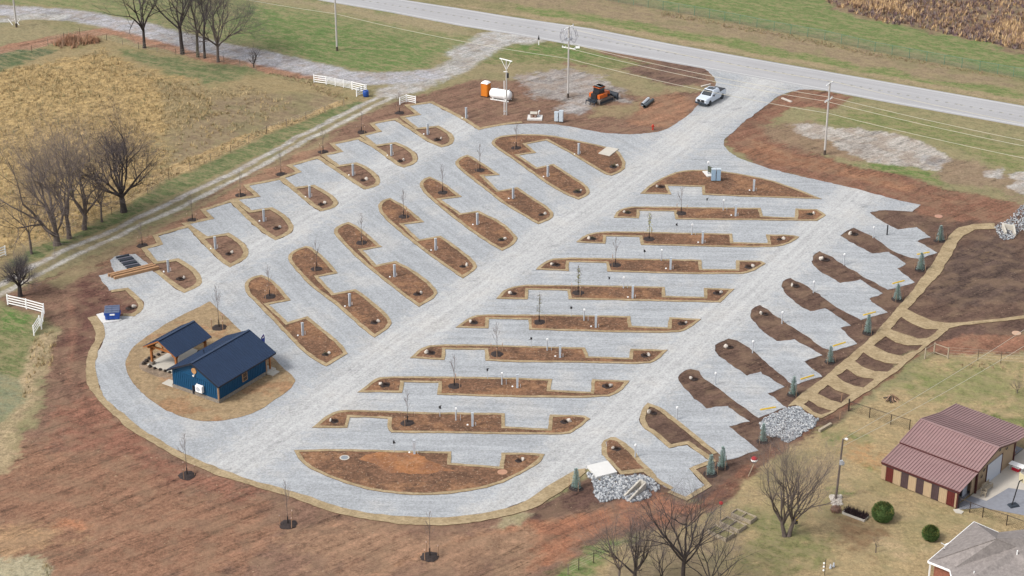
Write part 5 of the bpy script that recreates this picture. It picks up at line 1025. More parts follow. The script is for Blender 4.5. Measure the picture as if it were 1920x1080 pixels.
# ---------------------------------------------------------------- pickup
tr = empty('pickup_truck', (G(1331, 199) + G(1352, 187)) / 2 + Vector((-.75, .75, .05)), heading((1352, 186), (1331, 198)), label='white crew cab pickup with black bed cover on the gravel entrance', cat='pickup')
tr.scale = (1.08, 1.08, 1.12)
MTW = mat('truck_white', (.50, .55, .62), rough=.3, var=.02, spec=.5)
def loft(secs, name, mt, par, sm=False):
    """secs: (x, half width bottom, half width top, z0, z1)"""
    m = M(); vs = []
    for x, wb, wt, z0, z1 in secs: vs += [(x, -wb, z0), (x, -wb * 1.0, z0 + (z1 - z0) * .6), (x, -wt, z1), (x, wt, z1), (x, wb * 1.0, z0 + (z1 - z0) * .6), (x, wb, z0)]
    fs = []
    for i in range(len(secs) - 1):
        for k in range(6): fs.append((i * 6 + k, i * 6 + (k + 1) % 6, i * 6 + 6 + (k + 1) % 6, i * 6 + 6 + k))
    n = len(secs) - 1; fs += [(5, 4, 3, 2, 1, 0), tuple(n * 6 + k for k in range(6))]; m.add(vs, fs); return m.build(name, mt, par)
loft([(-2.9, .93, .9, .5, 1.2), (-1.0, .99, .95, .42, 1.22), (.9, .99, .95, .42, 1.22), (1.6, .99, .9, .42, 1.2), (2.7, .97, .82, .48, 1.12), (2.9, .88, .74, .52, 1.02)], 'body', MTW, tr)
cb = loft([(-1.15, .92, .76, 1.2, 1.2), (-.95, .92, .74, 1.2, 1.86), (.55, .92, .74, 1.2, 1.9), (1.45, .92, .8, 1.2, 1.22)], 'cab', MTW, tr)
m = M(); m.add([(1.42, -.8, 1.26), (1.42, .8, 1.26), (.68, .68, 1.86), (.68, -.68, 1.86)], [(0, 1, 2, 3)]); m.build('windshield', MGLASS, cb)
for s in (-1, 1):
    for x0, x1 in ((-.85, -.12), (-.02, .95)): m = M(); m.add([(x0, s * .935, 1.26), (x1, s * .935, 1.26), (min(x1, .6), s * .785, 1.78), (x0, s * .785, 1.78)], [(0, 1, 2, 3) if s < 0 else (3, 2, 1, 0)]); m.build('side_window', MGLASS, cb)
    m = M(); m.box((.95, s * 1.08, 1.3), (.12, .2, .2)); m.build('mirror', MBLK, tr); m = M(); m.box((2.86, s * .72, .92), (.12, .3, .18)); m.build('headlight', MGALV, tr); m = M(); m.box((-2.92, s * .84, .95), (.06, .14, .4)); m.build('tail_light', mat('tail_red', A(160, 40, 40)), tr)
m = M(); m.box((-.15, 0, 1.9), (1.1, 1.1, .03)); m.build('sunroof', MGLASS, cb); m = M(); m.box((2.92, 0, .86), (.06, 1.15, .36)); m.build('grille', MBLK, tr); m = M(); m.box((2.95, 0, .52), (.16, 1.75, .22)); m.build('bumper', MSTEEL, tr); m = M(); m.box((-2.03, 0, 1.24), (1.72, 1.72, .06)); m.build('bed_cover', MBLK, tr)
m = M(); m.lathe([(.001, 0), (.11, 0), (.11, .02), (.001, .02)], 14); m.v = [(2.955 + z, x * 1.0, .88 + y * .5) for x, y, z in m.v]; m.build('badge', MWHITE, tr)
for x in (-1.85, 1.85):
    for s in (-1, 1): m = M(); m.tube([(x, s * .72, .4), (x, s * 1.0, .4)], .4, 18); w = m.build('wheel', MBLK, tr); M().tube([(x, s * 1.0, .4), (x, s * 1.02, .4)], .22, 14).build('rim', MSTEEL, w)

# ---------------------------------------------------------------- timbers and pipes on the left pad
for i, (a, b, l) in enumerate((((203, 519), (287, 499), 'farthest of the three long brown beams on the left pad'), ((208, 521), (292, 501), 'middle of the three long brown beams on the left pad'), ((214, 524), (298, 504), 'nearest of the three long brown beams on the left pad'))):
    M().bar(G(*a) + Vector((0, 0, .22)), G(*b) + Vector((0, 0, .22)), .3, .36).build('timber_beam', mat('beam_wood', A(192, 150, 112), var=.12), label=l, cat='beam', group='long brown beams')
for i in range(7):
    t = i / 6; a = (218 + 20 * t, 485 + 20 * t); b = (a[0] + 26 - (0 if i else 2), a[1] - 5.5)
    o = M(); o.bar(G(*a) + Vector((0, 0, .14 + .02 * (i % 2))), G(*b) + Vector((0, 0, .14)), .3, .2); o.build('steel_channel', mat('steel_plate', A(112, 112, 122), rough=.6) if i % 2 else MSTEEL, label='dark steel channel, %s from the top of the pile on the left pad' % ORD[i].replace('uppermost', 'first'), cat='channel', group='dark steel channels')

# ---------------------------------------------------------------- stone fill
def riprap(poly, n, smin, smax, label, seed, mts):
    rg = random.Random(seed); pl = GP(poly); xs = [p.x for p in pl]; ys = [p.y for p in pl]; lib = [rock_mesh(rg, 1, 1, .75) for _ in range(10)]
    pts = np.array([(rg.uniform(min(xs), max(xs)), rg.uniform(min(ys), max(ys))) for _ in range(n)]); sd = poly_sd(pts, pl); m = M()
    for (x, y), d in zip(pts, sd):
        if d < -.15 + .3 * noise1(x, y, 1.5): continue
        vs, fs = rg.choice(lib); s = rg.uniform(smin, smax); rm = Matrix.Rotation(rg.uniform(0, 6.3), 3, 'Z') @ Matrix.Rotation(rg.uniform(-.5, .5), 3, 'X'); c = Vector((x, y, rg.uniform(.0, .08) + s * .2)); m.add([rm @ v * s + c for v in vs], fs, rg.choice((0, 0, 1, 1, 2)))
    return m.build('riprap', mts, label=label, kind='stuff')
RM = [mat('riprap_pale', A(182, 186, 190), var=.25), mat('riprap_grey', A(128, 132, 138), var=.25), mat('riprap_white', A(212, 212, 212), var=.15)]
riprap("1100,885 1118,901 1158,892 1170,896 1200,891 1215,895 1228,905 1237,915 1222,922 1210,935 1190,942 1170,935 1155,934 1130,941 1118,928 1112,905", 3400, .07, .17, 'grey stone fill between the white slab and red earth', 5, RM)
riprap("1494,763 1510,776 1535,788 1520,802 1495,818 1478,830 1462,822 1440,815 1425,800 1432,788 1450,778 1478,766", 6500, .05, .13, 'grey stone spillway at the foot of the straw ladder path', 6, RM)
riprap("1866,424 1880,418 1895,410 1905,400 1915,388 1935,380 1935,434 1912,432 1900,446 1885,450 1872,442", 2600, .06, .14, 'grey stones around the concrete outlet at the right edge', 7, RM)
hw = empty('culvert_headwall', G(1190, 918), label='white culvert end walls opening in the stone pile', cat='headwall')
def wallseg(a, b, h0, h1, th, par, o):
    a, b = G(*a) - o, G(*b) - o; d = (b - a).normalized(); n = Vector((-d.y, d.x, 0)) * th / 2
    M().add([a - n, b - n, b + n, a + n] + [a - n + Vector((0, 0, h0)), b - n + Vector((0, 0, h1)), b + n + Vector((0, 0, h1)), a + n + Vector((0, 0, h0))], [(3, 2, 1, 0), (4, 5, 6, 7), (0, 1, 5, 4), (1, 2, 6, 5), (2, 3, 7, 6), (3, 0, 4, 7)]).build('wing_wall', MCONC, par)
wallseg((1170, 933), (1200, 913), .25, .9, .2, hw, G(1190, 918)); wallseg((1180, 940), (1210, 918), .25, .9, .2, hw, G(1190, 918)); wallseg((1200, 913), (1210, 918), .9, .9, .2, hw, G(1190, 918))
h2 = empty('culvert_headwall', G(1889, 436), label='cream concrete outlet box among the stones at the right edge', cat='headwall')
wallseg((1879, 430), (1886, 440), .9, .4, .25, h2, G(1889, 436)); wallseg((1879, 430), (1899, 433), .9, .8, .25, h2, G(1889, 436)); wallseg((1899, 433), (1903, 443), 1.0, .4, .25, h2, G(1889, 436))
tw = M(); a = G(1538, 808); b = G(1560, 797); tw.bar(G(1536, 810) + Vector((0, 0, .15)), G(1558, 797) + Vector((0, 0, .15)), .3, .3); tw.build('fallen_log', MWOOD, label='weathered log lying along the edge of the stone spillway', cat='log')

# ---------------------------------------------------------------- maroon roofed barn
BO = G(1791, 954); BN = R(49); bn = empty('metal_barn', BO, BN, label='tan metal barn with maroon ribbed roof and striped side wall', cat='barn')
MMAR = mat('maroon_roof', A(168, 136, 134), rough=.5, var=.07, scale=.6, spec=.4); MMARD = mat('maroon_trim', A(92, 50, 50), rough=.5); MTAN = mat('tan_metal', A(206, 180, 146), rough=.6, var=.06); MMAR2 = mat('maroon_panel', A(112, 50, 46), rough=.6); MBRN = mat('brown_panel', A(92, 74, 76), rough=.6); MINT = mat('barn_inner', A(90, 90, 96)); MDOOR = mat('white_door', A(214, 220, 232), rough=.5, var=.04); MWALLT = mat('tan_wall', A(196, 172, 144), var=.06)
D = 8.85
m = M(); slope(m, (-.05, -.35, 2.15), (-.05, D, 2.15), (3.75, D, 2.83), (3.75, -.35, 2.83), .06, 27, .09); m.build('lean_to_roof', MMAR, bn)
m = M(); slope(m, (3.5, -.4, 2.98), (3.5, D, 2.98), (7.65, D, 3.98), (7.65, -.4, 3.98), .06, 27, .09); slope(m, (11.65, -.4, 2.98), (11.65, D, 2.98), (7.65, D, 3.98), (7.65, -.4, 3.98), .06, 27, .09); m.box((7.65, D / 2 - .2, 4.0), (.3, D + .4, .06)); m.build('main_roof', MMAR, bn)
m = M(); slope(m, (15.6, -.4, 2.5), (15.6, D, 2.5), (11.66, D, 2.96), (11.66, -.4, 2.96), .06, 27, .09); m.build('far_lean_to_roof', MMAR, bn)
m = M(); m.bar((3.48, -.4, 2.9), (3.48, D, 2.9), .08, .14); m.bar((-.08, -.35, 2.05), (-.08, D, 2.05), .06, .2); m.bar((3.5, -.42, 2.9), (7.65, -.42, 3.9), .05, .12); m.bar((11.65, -.42, 2.9), (7.65, -.42, 3.9), .05, .12); m.box((3.95, -.1, 1.4), (.18, .16, 2.8)); m.box((.1, -.08, 1.05), (.16, .14, 2.1)); m.box((12.2, -.05, 1.3), (.16, .16, 2.6)); m.build('trim', MMARD, bn)
m = M(); m.box((.05, D / 2, 1.93), (.1, D - .05, .25)); m.build('shadow_gap', MINT, bn)  # solid dark strip painted in for the shade under the eave
cols = [MTAN, MMAR2, MTAN, MBRN, MTAN, MBRN, MTAN, MBRN, MTAN, MMAR2, MTAN]; wd = [.55, .9, .95, .9, .95, .9, .95, .9, .95, .95, .2]; y = D - .05
for cm, w_ in zip(cols, wd):
    w_ *= D / 9.15; m = M(); m.box((.08, y - w_ / 2, .95), (.08, w_ - .02, 1.72))
    for k in range(4): m.box((.03, y - w_ * (k + .5) / 4, .95), (.03, .04, 1.72))
    m.build('wall_panel', cm, bn); y -= w_
m = M(); gable_wall(m, 0, .12, 0, 8.2, 0, 2.85, 3.7, 3.75); m.v = [(4.0 + yy, xx, zz) for xx, yy, zz in m.v]
for k in range(26): m.box((4.15 + k * .31, -.015, 1.35), (.035, .03, 2.6))
m.box((4.05, 4.5, 1.4), (.1, 8.6, 2.8)); m.box((12.15, 4.5, 1.4), (.1, 8.6, 2.8)); m.box((8.1, D - .15, 1.4), (8.2, .1, 2.8)); m.box((3.6, .1, 1.3), (.75, .1, 2.3)); m.build('wall', MWALLT, bn)
m = M(); m.box((13.9, D - .15, 1.2), (3.5, .1, 2.4)); m.box((2.0, D - .15, 1.1), (3.8, .1, 2.1)); m.build('back_wall', MDOOR, bn)
m = M(); m.box((7.75, -.06, 1.18), (3.1, .08, 2.36)); dr = m.build('garage_door', MDOOR, bn); m = M()
m.box((9.36, -.08, 1.2), (.12, .1, 2.44)); m.box((6.14, -.07, 1.2), (.06, .1, 2.44)); m.build('door_jamb', MMARD, bn)
M().box((2.9, .6, 1.0), (.9, .08, 1.9)).build('walk_door', MDOOR, bn)
for x, z in ((5.4, 2.2), (10.2, 2.7), (8.6, 3.2), (5.0, 1.6)):
    m = M(); m.tube([(x, -.12, z), (x, -.14, z)], .14, 5); m.bar((x - .2, -.12, z - .1), (x + .2, -.12, z + .12), .05); m.build('wall_ornament', MSTEEL, bn)
m = M(); m.prism([(4.0, 0), (12.2, 0), (12.2, .5), (15.6, .5), (15.6, D), (0.2, D), (.2, .3), (4, .3)], 0, .05)
m.build('barn_floor', mat('floor_slab', A(150, 150, 156)), bn)
LW = lambda x, y: loc2w(BO, BN, x, y).xy
M().prism([LW(4.0, 0), LW(12.2, 0), LW(12.2, .4), LW(16.5, .4), LW(16.5, -6), LW(9, -6), LW(7.2, -2.2), LW(3.4, -1.7), LW(3.2, 0)], 0, .06).build('driveway', mat('pale_drive', A(212, 203, 190), var=.08, scale=.7), kind='structure', label='pale concrete driveway in front of the barn')
M().prism([LW(.3, .2), LW(3.2, 0), LW(3.4, -1.7), LW(7.2, -2.2), LW(9, -6), LW(3.5, -6), LW(2.0, -2.0), LW(.2, -.5)], 0, .05).build('asphalt_apron', mat('grey_apron', A(150, 152, 160), var=.12), kind='structure', label='grey paved apron beside the pale driveway')
M().prism(smooth(GP("1787,956 1797,955 1807,960 1803,964 1792,962"), 1), 0, .07).build('stepping_stone', MCONC, label='flat pale stone at the barn corner', cat='stone')
def at(x, y, z=0): return loc2w(BO, BN, x, y, z)
bh = empty('basketball_hoop', G(1900, 949), R(200), label='portable basketball hoop with cream backboard and dark base', cat='hoop')
M().box((0, 0, .12), (1.1, .8, .22), taper=.8).build('base', MSTEEL, bh); M().tube([(.2, 0, .2), (-.35, 0, 2.9)], .06, 8).build('pole', MBLK, bh)
m = M(); m.box((-.75, 0, 3.1), (.06, 1.35, .85)); bk = m.build('backboard', mat('board_cream', A(226, 214, 176), var=.04), bh); m = M()
for y in (-.25, .25): m.box((-.79, y, 3.0), (.03, .05, .45))
m.box((-.79, 0, 3.2), (.03, .5, .05)); m.box((-.79, 0, 2.8), (.03, .5, .05)); m.build('target_square', MBRF, bk); m = M(); m.bar((-.35, 0, 2.9), (-.73, 0, 3.0), .08); m.build('bracket', MBLK, bh)
m = M(); m.tube([(-1.05 + .22 * cos(k * .5236), .22 * sin(k * .5236), 2.75) for k in range(13)], .015, 5); m.build('rim', MRED, bh)
tb = empty('folding_table', at(10.9, -1.2), BN, label='white folding table standing by the garage door', cat='table'); M().box((0, 0, .78), (.8, 1.7, .05)).build('table_top', MWHITE, tb)
for x in (-.3, .3):
    for y in (-.7, .7): M().bar((x, y, 0), (x, y, .76), .04).build('leg', MGALV, tb)
cl = empty('cooler', at(10.9, -1.1), BN, label='red cooler under the white folding table', cat='cooler'); M().box((0, 0, .25), (.45, .8, .42)).build('body', mat('cooler_red', A(206, 40, 60), rough=.5), cl); M().box((0, 0, .49), (.48, .83, .06)).build('lid', MWHITE, cl)
def bench(loc, rz, w, label, nm='garden_bench'):
    r = empty(nm, loc, rz, label=label, cat='bench' if w > 1 else 'chair'); m = M()
    for k in range(4): m.box((0, -.2 + k * .13, .45), (w, .1, .04))
    m.build('seat', MWOOD, r); m = M()
    for k in range(4): m.box((0, .28, .55 + k * .12), (w, .04, .09))
    m.build('backrest', MWOOD, r)
    for x in (-w / 2 + .05, w / 2 - .05):
        for y in (-.2, .26): M().box((x, y, .3), (.07, .07, .6)).build('leg', MWOOD, r)
        M().box((x, .02, .64), (.08, .55, .05)).build('armrest', MWOOD, r)
bench(at(5.3, -.75), BN, 1.5, 'weathered wooden bench against the tan barn wall'); bench(at(4.1, -1.0), BN + .3, .65, 'small wooden chair in front of the barn corner', 'garden_chair')
# person in the open bay
pn = empty('person', at(12.75, .2), BN + R(200), label='person in pale blue shirt and dark trousers at the open barn bay', cat='person')
def skin(name, pts, edges, rad, mt, par, sub=1):
    me = bpy.data.meshes.new(name); me.from_pydata(pts, edges, []); me.materials.append(mt); o = bpy.data.objects.new(name, me); COL.objects.link(o); setp(o, par)
    md = o.modifiers.new('Skin', 'SKIN'); pass
    for i, r_ in enumerate(rad): me.skin_vertices[0].data[i].radius = (r_, r_)
    me.skin_vertices[0].data[0].use_root = True; o.modifiers.new('Sub', 'SUBSURF').levels = sub; o.modifiers['Sub'].render_levels = sub; return o
MSK = mat('skin', A(200, 160, 136)); pts = [(0, 0, .95), (0, 0, 1.2), (0, .02, 1.42), (0, .03, 1.52), (0, .05, 1.62), (0, .04, 1.72), (-.2, .02, 1.4), (-.28, .08, 1.15), (-.2, .28, 1.05), (.2, .02, 1.4), (.29, .05, 1.14), (.26, .2, .95), (-.1, 0, .9), (-.12, .05, .5), (-.13, 0, .08), (-.13, .14, .04), (.1, 0, .9), (.12, .03, .5), (.14, -.03, .08), (.14, .1, .04)]
eds = [(0, 1), (1, 2), (2, 3), (3, 4), (4, 5), (2, 6), (6, 7), (7, 8), (2, 9), (9, 10), (10, 11), (0, 12), (12, 13), (13, 14), (14, 15), (0, 16), (16, 17), (17, 18), (18, 19)]
skin('body', pts, eds, [.13, .12, .13, .055, .09, .085, .055, .042, .032, .055, .042, .032, .09, .06, .04, .035, .09, .06, .04, .035], MSK, pn)
skin('shirt', [pts[i] for i in (0, 1, 2, 6, 7, 9, 10)], [(0, 1), (1, 2), (2, 3), (3, 4), (2, 5), (5, 6)], [.165, .155, .16, .085, .07, .085, .07], mat('pale_shirt', A(196, 214, 234)), pn)
skin('trousers', [pts[i] for i in (0, 12, 13, 14, 16, 17, 18)], [(0, 1), (1, 2), (2, 3), (0, 4), (4, 5), (5, 6)], [.15, .115, .085, .07, .115, .085, .07], mat('dark_trousers', A(44, 50, 66)), pn)
skin('hair', [(0, .01, 1.68), (0, .02, 1.78)], [(0, 1)], [.1, .09], mat('dark_hair', A(50, 40, 36)), pn)

# ---------------------------------------------------------------- grey shingled house
MSHG = NB('shingles'); _a = MSHG.noise(2.2, 4, rough=.9); _b = MSHG.voro(2.6, MSHG.mapping(R(20), (1, 2, 1)), 'Color'); _sp = MSHG.t.nodes.new('ShaderNodeSeparateColor'); MSHG.lk(_b, _sp.inputs[0])
MSHG = MSHG.out(MSHG.mix(1., A(150, 142, 138), MSHG.grey(MSHG.math('ADD', MSHG.mapr(_a, .3, .7, .78, 1.22), MSHG.math('MULTIPLY', _sp.outputs[0], .14))), 'MULTIPLY'))
MBRK = mat('brick', A(160, 104, 84), var=.3, scale=7, bump=.3)
HA = G(1740, 1052, 2.6); HB = G(1826.5, 978.3, 2.6); HC = G(1781.4, 1068.5, 2.6); HP = G(1868.6, 1009.6, 5.3); HQ = G(1907.7, 1025.8, 4.4)
hs = empty('house', Vector((HC.x, HC.y, 0)), label='brick house with a grey shingled hip roof in the bottom right corner', cat='house'); ho = Vector((HC.x, HC.y, 0))
HD = G(1752, 1049.5, 2.75); HB2 = G(1872, 998, 2.6); HR = G(1985, 975, 4.3); HS = G(1985, 1130, 2.6); HT_ = G(1790, 1105, 2.6); HR2 = G(1985, 1010, 4.5)
m = M()
def poly3(m, ps, mi=0):
    ps = [p - ho for p in ps]; n = (ps[1] - ps[0]).cross(ps[2] - ps[0]); ps = ps if n.z > 0 else ps[::-1]; k = len(ps)
    m.add(ps + [p - Vector((0, 0, .12)) for p in ps], [tuple(range(k)), tuple(range(2 * k - 1, k - 1, -1))] + [(i, k + i, k + (i + 1) % k, (i + 1) % k) for i in range(k)], mi)
poly3(m, [HA, HD, HP, HB]); poly3(m, [HB, HP, HB2]); poly3(m, [HB2, HP, HR2, G(1985, 985, 3.0)]); poly3(m, [HD, HA, HC]); poly3(m, [HD, HC, HQ, HP]); poly3(m, [HC, HT_, HS, HR2, HQ]); poly3(m, [HP, HQ, HR2]); m.build('roof', MSHG, hs)
m = M(); dn = Vector((0, 0, -.1))
for a, b in ((HA, HB), (HA, HC), (HB, HB2), (HC, HT_)): m.bar(a - ho + dn, b - ho + dn, .12, .2)
m.build('fascia', MWHITE, hs)
ins = [HA.lerp(HQ, .08), HB.lerp(HQ, .1), HB2.lerp(HQ, .15), HR.xy.to_3d(), HS.xy.to_3d(), HT_.lerp(HS, .05), HC.lerp(HQ, .06)]
M().prism([(p - ho).xy for p in ins], 0, 2.5).build('wall', MBRK, hs); p = HA.lerp(HQ, .03) - ho; M().box((p.x, p.y, 1.2), (.14, .14, 2.4)).build('porch_post', MWHITE, hs)
for (px, py, z) in ((1832, 1006, 3.3), (1907, 1038, 4.1), (1826, 1077, 3.0)): p = G(px, py, z) - ho; M().tube([p - Vector((0, 0, .3)), p + Vector((0, 0, .35))], .06, 8).build('vent_pipe', MWHITE, hs)
wv = empty('weather_vane', G(1770, 1031, 2.75), label='white propeller ornament on a dark stem at the grey roof edge', cat='weather vane'); M().tube([(0, 0, -.2), (0, 0, .7)], .03, 6).build('stem', MBLK, wv)
for k in range(3): a = k * 2.094 + .5; M().bar((0, -.04, .6), (cos(a) * .42, -.04, .6 + sin(a) * .42), .12, .03).build('blade', MWHITE, wv)

# ---------------------------------------------------------------- garden things
MBUSH2 = mat('new_growth', A(150, 150, 84), var=.4, scale=6); MBUSH = mat('clipped_bush', A(92, 116, 62), var=.45, scale=6)  # the yellower tone paints light onto the tops of the bushes
for (p, r_, l) in (((1654, 975), 1.02, 'larger round clipped green bush beside the planter'), ((1744, 1011), .76, 'smaller round clipped green bush near the grey roof')):
    rg = random.Random(int(p[0])); b_ = empty('round_bush', G(*p), label=l, cat='bush'); m = M()
    for j in range(2600):
        d = Vector((rg.gauss(0, 1), rg.gauss(0, 1), rg.gauss(0, 1))).normalized(); c = d * r_ * rg.uniform(.86, 1.06) + Vector((0, 0, r_ * .88)); c.z = max(.05, c.z)
        u = (d.orthogonal() + Vector((rg.uniform(-.6, .6), rg.uniform(-.6, .6), rg.uniform(-.6, .6)))).normalized() * .1; m.add([c - u * .5, c + u * .5, c + d * .15 + Vector((0, 0, .05))], [(0, 1, 2)], 1 if d.z > .2 and rg.random() < .35 else 0)
    m.lathe([(r_ * .5, .02), (r_ * .8, r_ * .35), (r_ * .88, r_ * .9), (r_ * .7, r_ * 1.4), (r_ * .1, r_ * 1.75)], 16); m.build('foliage', [MBUSH, MBUSH2], b_); M().tube([(0, 0, 0), (0, 0, r_ * .6)], .06, 6).build('trunk', MBARK, b_)
pn_ = empty('planter_box', G(1604, 967), heading((1583, 962), (1618, 975)), label='low white edged planter with dark dry plants', cat='planter'); m = M(); L_, W_ = 1.25, .5
for y in (-W_, W_): m.box((0, y, .12), (2 * L_, .07, .24))
for x in (-L_, L_): m.box((x, 0, .12), (.07, 2 * W_, .24))
m.build('frame', MCONC, pn_); M().box((0, 0, .08), (2 * L_ - .1, 2 * W_ - .1, .14)).build('soil', MMULCH, pn_); rg = random.Random(4); m = M()
for j in range(420): x, y = rg.uniform(-L_, L_), rg.uniform(-W_ * .8, W_); h = rg.uniform(.3, .85); a = rg.uniform(0, 6.3); s = Vector((cos(a), sin(a), 0)) * .05; b = Vector((x, y, .1)); m.add([b - s, b + s, b + Vector((rg.uniform(-.12, .12), rg.uniform(-.12, .12), h))], [(0, 1, 2)])
m.build('plants', mat('dry_dark_plants', A(72, 56, 58), var=.4), pn_)
for i, (a, b, c_n, l) in enumerate((((1371, 968), (1407, 983), (1418, 975), 'upper raised wooden garden box with two bays'), ((1349, 984), (1385, 1000), (1396, 989), 'middle raised wooden garden box with two bays'), ((1327, 1000), (1361, 1016), (1374, 1005), 'lower raised wooden garden box half hidden by branches'))):
    A0, B1, C1 = G(*a), G(*b), G(*c_n); an = math.atan2((B1 - A0).y, (B1 - A0).x); L = (B1 - A0).length; Wd = (C1 - B1).length; r = empty('raised_garden_box', A0, an, label=l, cat='garden box', group='raised garden boxes'); m = M(); h = .42
    for y in (0, Wd): m.box((L / 2, y, h / 2), (L + .06, .07, h))
    for x in (0, L * .5, L): m.box((x, Wd / 2, h / 2 + (.01 if x == L * .5 else 0)), (.06, Wd - .08, h))
    m.build('frame', MWOOD, r); M().box((L / 2, Wd / 2, h * .32), (L - .08, Wd - .08, h * .6)).build('soil', mat('garden_soil', A(146, 138, 96), var=.4, scale=4), r)
ro = empty('rose_ornament', G(1350, 981), label='tall metal rose ornament with red bloom at the garden boxes', cat='ornament'); M().tube([(0, 0, 0), (.02, 0, 2.3)], .03, 6).build('stem', MSTEEL, ro); m = M()
for k in range(6): a = k * 2.4; z = .8 + k * .26; m.add([(0, 0, z), (cos(a) * .2, sin(a) * .2 + .03, z + .05), (cos(a) * .38, sin(a) * .38, z + .12), (cos(a) * .2 + .05, sin(a) * .2 - .05, z + .14)], [(0, 1, 2, 3)])
m.build('leaves', MSTEEL, ro); M().lathe([(.05, 2.2), (.2, 2.3), (.22, 2.45), (.1, 2.55)], 9).build('bloom', mat('rose_red', A(190, 50, 46)), ro)
rs = empty('balloon_sign', G(1403, 893), R(0), label='red white and blue balloon marker on a slanted wooden stick', cat='marker'); dd = G(1414, 866, 2.0) - G(1403, 893); M().bar((0, 0, 0), tuple(dd + Vector((0, 0, -.2))), .07).build('stick', MWOOD, rs)
for z0, z1, mt, nmn in ((-.05, .14, mat('balloon_blue', A(50, 56, 110)), 'blue_band'), (.14, .36, MWHITE, 'white_band'), (.36, .62, mat('balloon_red', A(176, 50, 56)), 'red_band')):
    f = lambda z: math.sqrt(max(.003, .36 ** 2 - (z - .28) ** 2)); M().lathe([(f(z0 + (z1 - z0) * k / 4), z0 + (z1 - z0) * k / 4) for k in range(5)], 16, tuple(dd)).build(nmn, mt, rs, smooth=True)
for (p, h, l) in (((1442, 862), 2.6, 'thin wooden stake right of the balloon marker'), ((1577, 752), 1.4, 'thin wooden stake in the lowest rung of the straw path'), ((1574, 786), 1.2, 'short stake at the foot of the straw path')): M().bar(G(*p), G(*p) + Vector((.05, 0, h * .7)), .08).build('wooden_stake', MSTK, label=l, cat='stake')
M().tube([G(1591, 770), G(1591, 770) + Vector((0, 0, 1.5))], .08, 8).build('fence_post', MBLK, label='black corner post at the top of the dark fence', cat='post')
br = empty('brush_pile', G(1671, 751), label='pile of pale cut branches on the lawn', cat='brush pile'); rg = random.Random(9); m = M()
for k in range(46): a = rg.uniform(0, 6.3); r_ = rg.uniform(.2, 1.0); p = Vector((cos(a) * r_, sin(a) * r_ * .9, rg.uniform(0, .2))); q = Vector((cos(a) * .15, sin(a) * .15, rg.uniform(.3, .8))); m.tube([p, q], [.05, .03], 5, rg.choice((0, 0, 1)))
m.build('branches', [mat('cut_wood', A(200, 164, 136), var=.2), MBARKD], br)
fb = shrub_mesh(8, .6, None, 200); fb.build('dry_shrub', mat('rusty_shrub', A(150, 116, 98), var=.35), loc=G(1567, 958), label='rusty brown dry shrub at the foot of the yard pole', cat='shrub'); 
riprap("1560,930 1576,930 1574,950 1562,950", 90, .12, .25, 'pale stones piled at the foot of the yard pole', 11, [MSTONE, MSTONE, MSTONE])
ln = empty('garden_lantern', G(1492, 988), label='small black and yellow lantern beside the yard tree', cat='lantern'); M().tube([(0, 0, 0), (0, 0, .9)], .025, 6).build('stem', MBLK, ln); M().box((0, 0, .6), (.3, .3, .4)).build('body', MBLK, ln); M().box((.02, 0, .95), (.26, .26, .3)).build('yellow_top', MYEL, ln)
bf = empty('bird_feeder', G(1546, 1079), label='dark shepherd pole with small white feeders, bottom edge', cat='feeder'); M().tube([(0, 0, 0), (0, 0, 1.9)], .03, 6).build('pole', MBLK, bf)
for k, z in enumerate((.5, .9, 1.3)): M().lathe([(.05, 0), (.09, .05), (.09, .16), (.03, .2)], 8, (-.14, 0, z)).build('feeder', MWHITE, bf)
for p, l in (((1557, 1066), 'left one of two small pale yard figures, bottom edge'), ((1563, 1063), 'right one of two small pale yard figures, bottom edge')): M().lathe([(.12, 0), (.14, .1), (.07, .3), (.1, .38), (.04, .5)], 10).build('yard_figure', MGALV, loc=G(*p), label=l, cat='figurine')

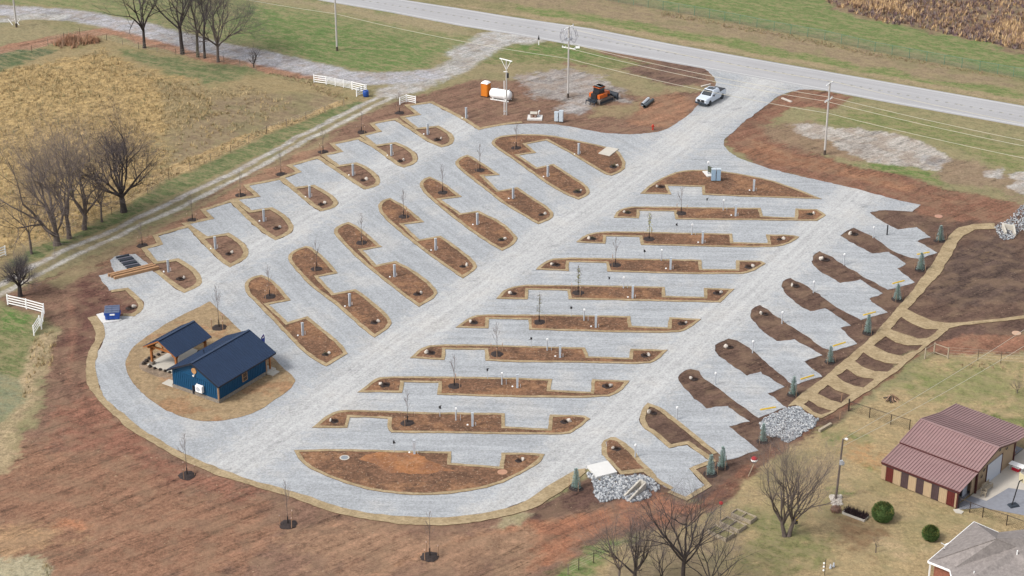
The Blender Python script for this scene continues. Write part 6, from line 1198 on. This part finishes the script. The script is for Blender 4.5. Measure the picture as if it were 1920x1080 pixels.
# ---------------------------------------------------------------- tall grass and brush
def tufts(name, polys, dens, hmin, hmax, wd, mts, wts, label, seed, blades=5, zoff=0.):
    rs_ = np.random.RandomState(seed); V = []; Fm = []
    for poly, dn in polys:
        pl = GP(poly); xs = [p.x for p in pl]; ys = [p.y for p in pl]; x0, x1, y0, y1 = max(-101, min(xs)), min(101, max(xs)), max(147, min(ys)), min(350, max(ys))
        n = int((x1 - x0) * (y1 - y0) * dens * dn); P = np.stack([rs_.uniform(x0, x1, n), rs_.uniform(y0, y1, n)], 1); sd = poly_sd(P, pl); cl_ = fbm(P[:, 0], P[:, 1], .35, seed, 4)
        P = P[(sd + cl_ * 2 > 0) & (cl_ > -.09 + rs_.uniform(-.2, .1, n))]
        P = P[np.abs(P[:, 0]) < P[:, 1] * .29]
        n = len(P); c = np.repeat(P, blades, 0); k = len(c); a = rs_.uniform(0, 6.283, k); h = rs_.uniform(hmin, hmax, k); ln_ = rs_.uniform(.1, .9, k) * h
        hw_ = rs_.uniform(.5, 1, k) * wd; b2 = rs_.uniform(0, 6.283, k); off = np.stack([np.cos(b2), np.sin(b2)], 1) * rs_.uniform(0, .3, k)[:, None] * hmax
        bx = c + off; A1 = np.stack([bx[:, 0] - np.sin(a) * hw_, bx[:, 1] + np.cos(a) * hw_, np.full(k, zoff)], 1); B1 = np.stack([bx[:, 0] + np.sin(a) * hw_, bx[:, 1] - np.cos(a) * hw_, np.full(k, zoff)], 1)
        C1 = np.stack([bx[:, 0] + np.cos(a) * ln_, bx[:, 1] + np.sin(a) * ln_, h + zoff], 1); V.append(np.stack([A1, B1, C1], 1).reshape(-1, 3)); Fm.append(np.repeat(rs_.choice(len(mts), n, p=wts), blades))
    v = np.concatenate(V); fm = np.concatenate(Fm); nf = len(fm); me = bpy.data.meshes.new(name); me.vertices.add(len(v)); me.vertices.foreach_set('co', v.ravel()); me.loops.add(nf * 3); me.loops.foreach_set('vertex_index', np.arange(nf * 3)); me.polygons.add(nf); me.polygons.foreach_set('loop_start', np.arange(nf) * 3)
    for mt in mts: me.materials.append(mt)
    me.polygons.foreach_set('material_index', fm.astype(np.int32)); me.update(); me.validate(); o = bpy.data.objects.new(name, me); COL.objects.link(o); return tag(o, label, kind='stuff')
g1, g2, g3 = mat('straw_grass', A(212, 186, 138), var=.2), mat('tan_grass', A(186, 164, 122), var=.25), mat('olive_grass', A(160, 152, 112), var=.25)
tufts('tall_dry_grass', [("-40,145 60,122 140,112 190,92 260,130 330,150 350,172 400,190 420,215 330,240 290,270 330,300 240,380 120,440 -40,480", 1), ("330,150 420,165 470,160 560,200 430,250 330,300", .35), ("650,186 560,224 433,264 300,324 262,347 240,374 317,334 433,284 500,248 645,196", 1.4), ("60,645 95,620 110,630 95,690 70,720 40,790 50,850 0,900 -60,900 -60,800 20,770 50,700", 1.0), ("-50,1045 70,1045 100,1070 80,1100 -50,1100", 1)], 3.2, .25, .7, .06, [g1, g2, g3], [.42, .4, .18], 'golden dry tall grass of the old field', 3)
k1, k2, k3, k4 = mat('brush_purple', A(136, 112, 114), var=.3), mat('brush_brown', A(172, 140, 116), var=.3), mat('brush_gold', A(232, 196, 148), var=.2), mat('brush_grey', A(150, 134, 128), var=.3)
tufts('brush_thicket', [("1520,-20 1560,12 1640,38 1760,60 1860,82 1960,104 1960,-30", 1)], 3.4, .25, .9, .12, [k1, k2, k3, k4], [.3, .3, .18, .22], 'purple brown brush thicket beyond the fence', 5, 7)
tufts('brush_thicket', [("1590,-20 1600,14 1660,24 1720,32 1690,0 1700,-20", 1), ("1880,38 1940,45 1940,100 1850,72", .8)], 3, .6, 1.4, .10, [k3, k2], [.75, .25], 'golden dry grass clumps in the far brush', 8, 7)
tufts('brush_thicket', [("95,82 130,72 170,70 185,80 150,86 110,92", 2), ("120,95 160,86 180,82 170,78", 1)], 4, .5, 1.3, .07, [k2, mat('rust_weeds', A(196, 148, 116), var=.3)], [.5, .5], 'rusty weeds at the bend of the old field fence', 6, 6)
tufts('verge_weeds', [("1240,22 1450,60 1640,100 1900,146 1920,152 1640,106 1440,66 1240,30", 1.6), ("585,150 590,160 640,178 660,184 640,186 580,166", 2), ("500,135 590,152 590,160 500,142", 1.5), ("1795,680 1930,690 1930,697 1800,690", 1.5)], 4, .12, .32, .05, [g2, k2, g3], [.35, .25, .4], 'dry weeds along the fence lines', 9)
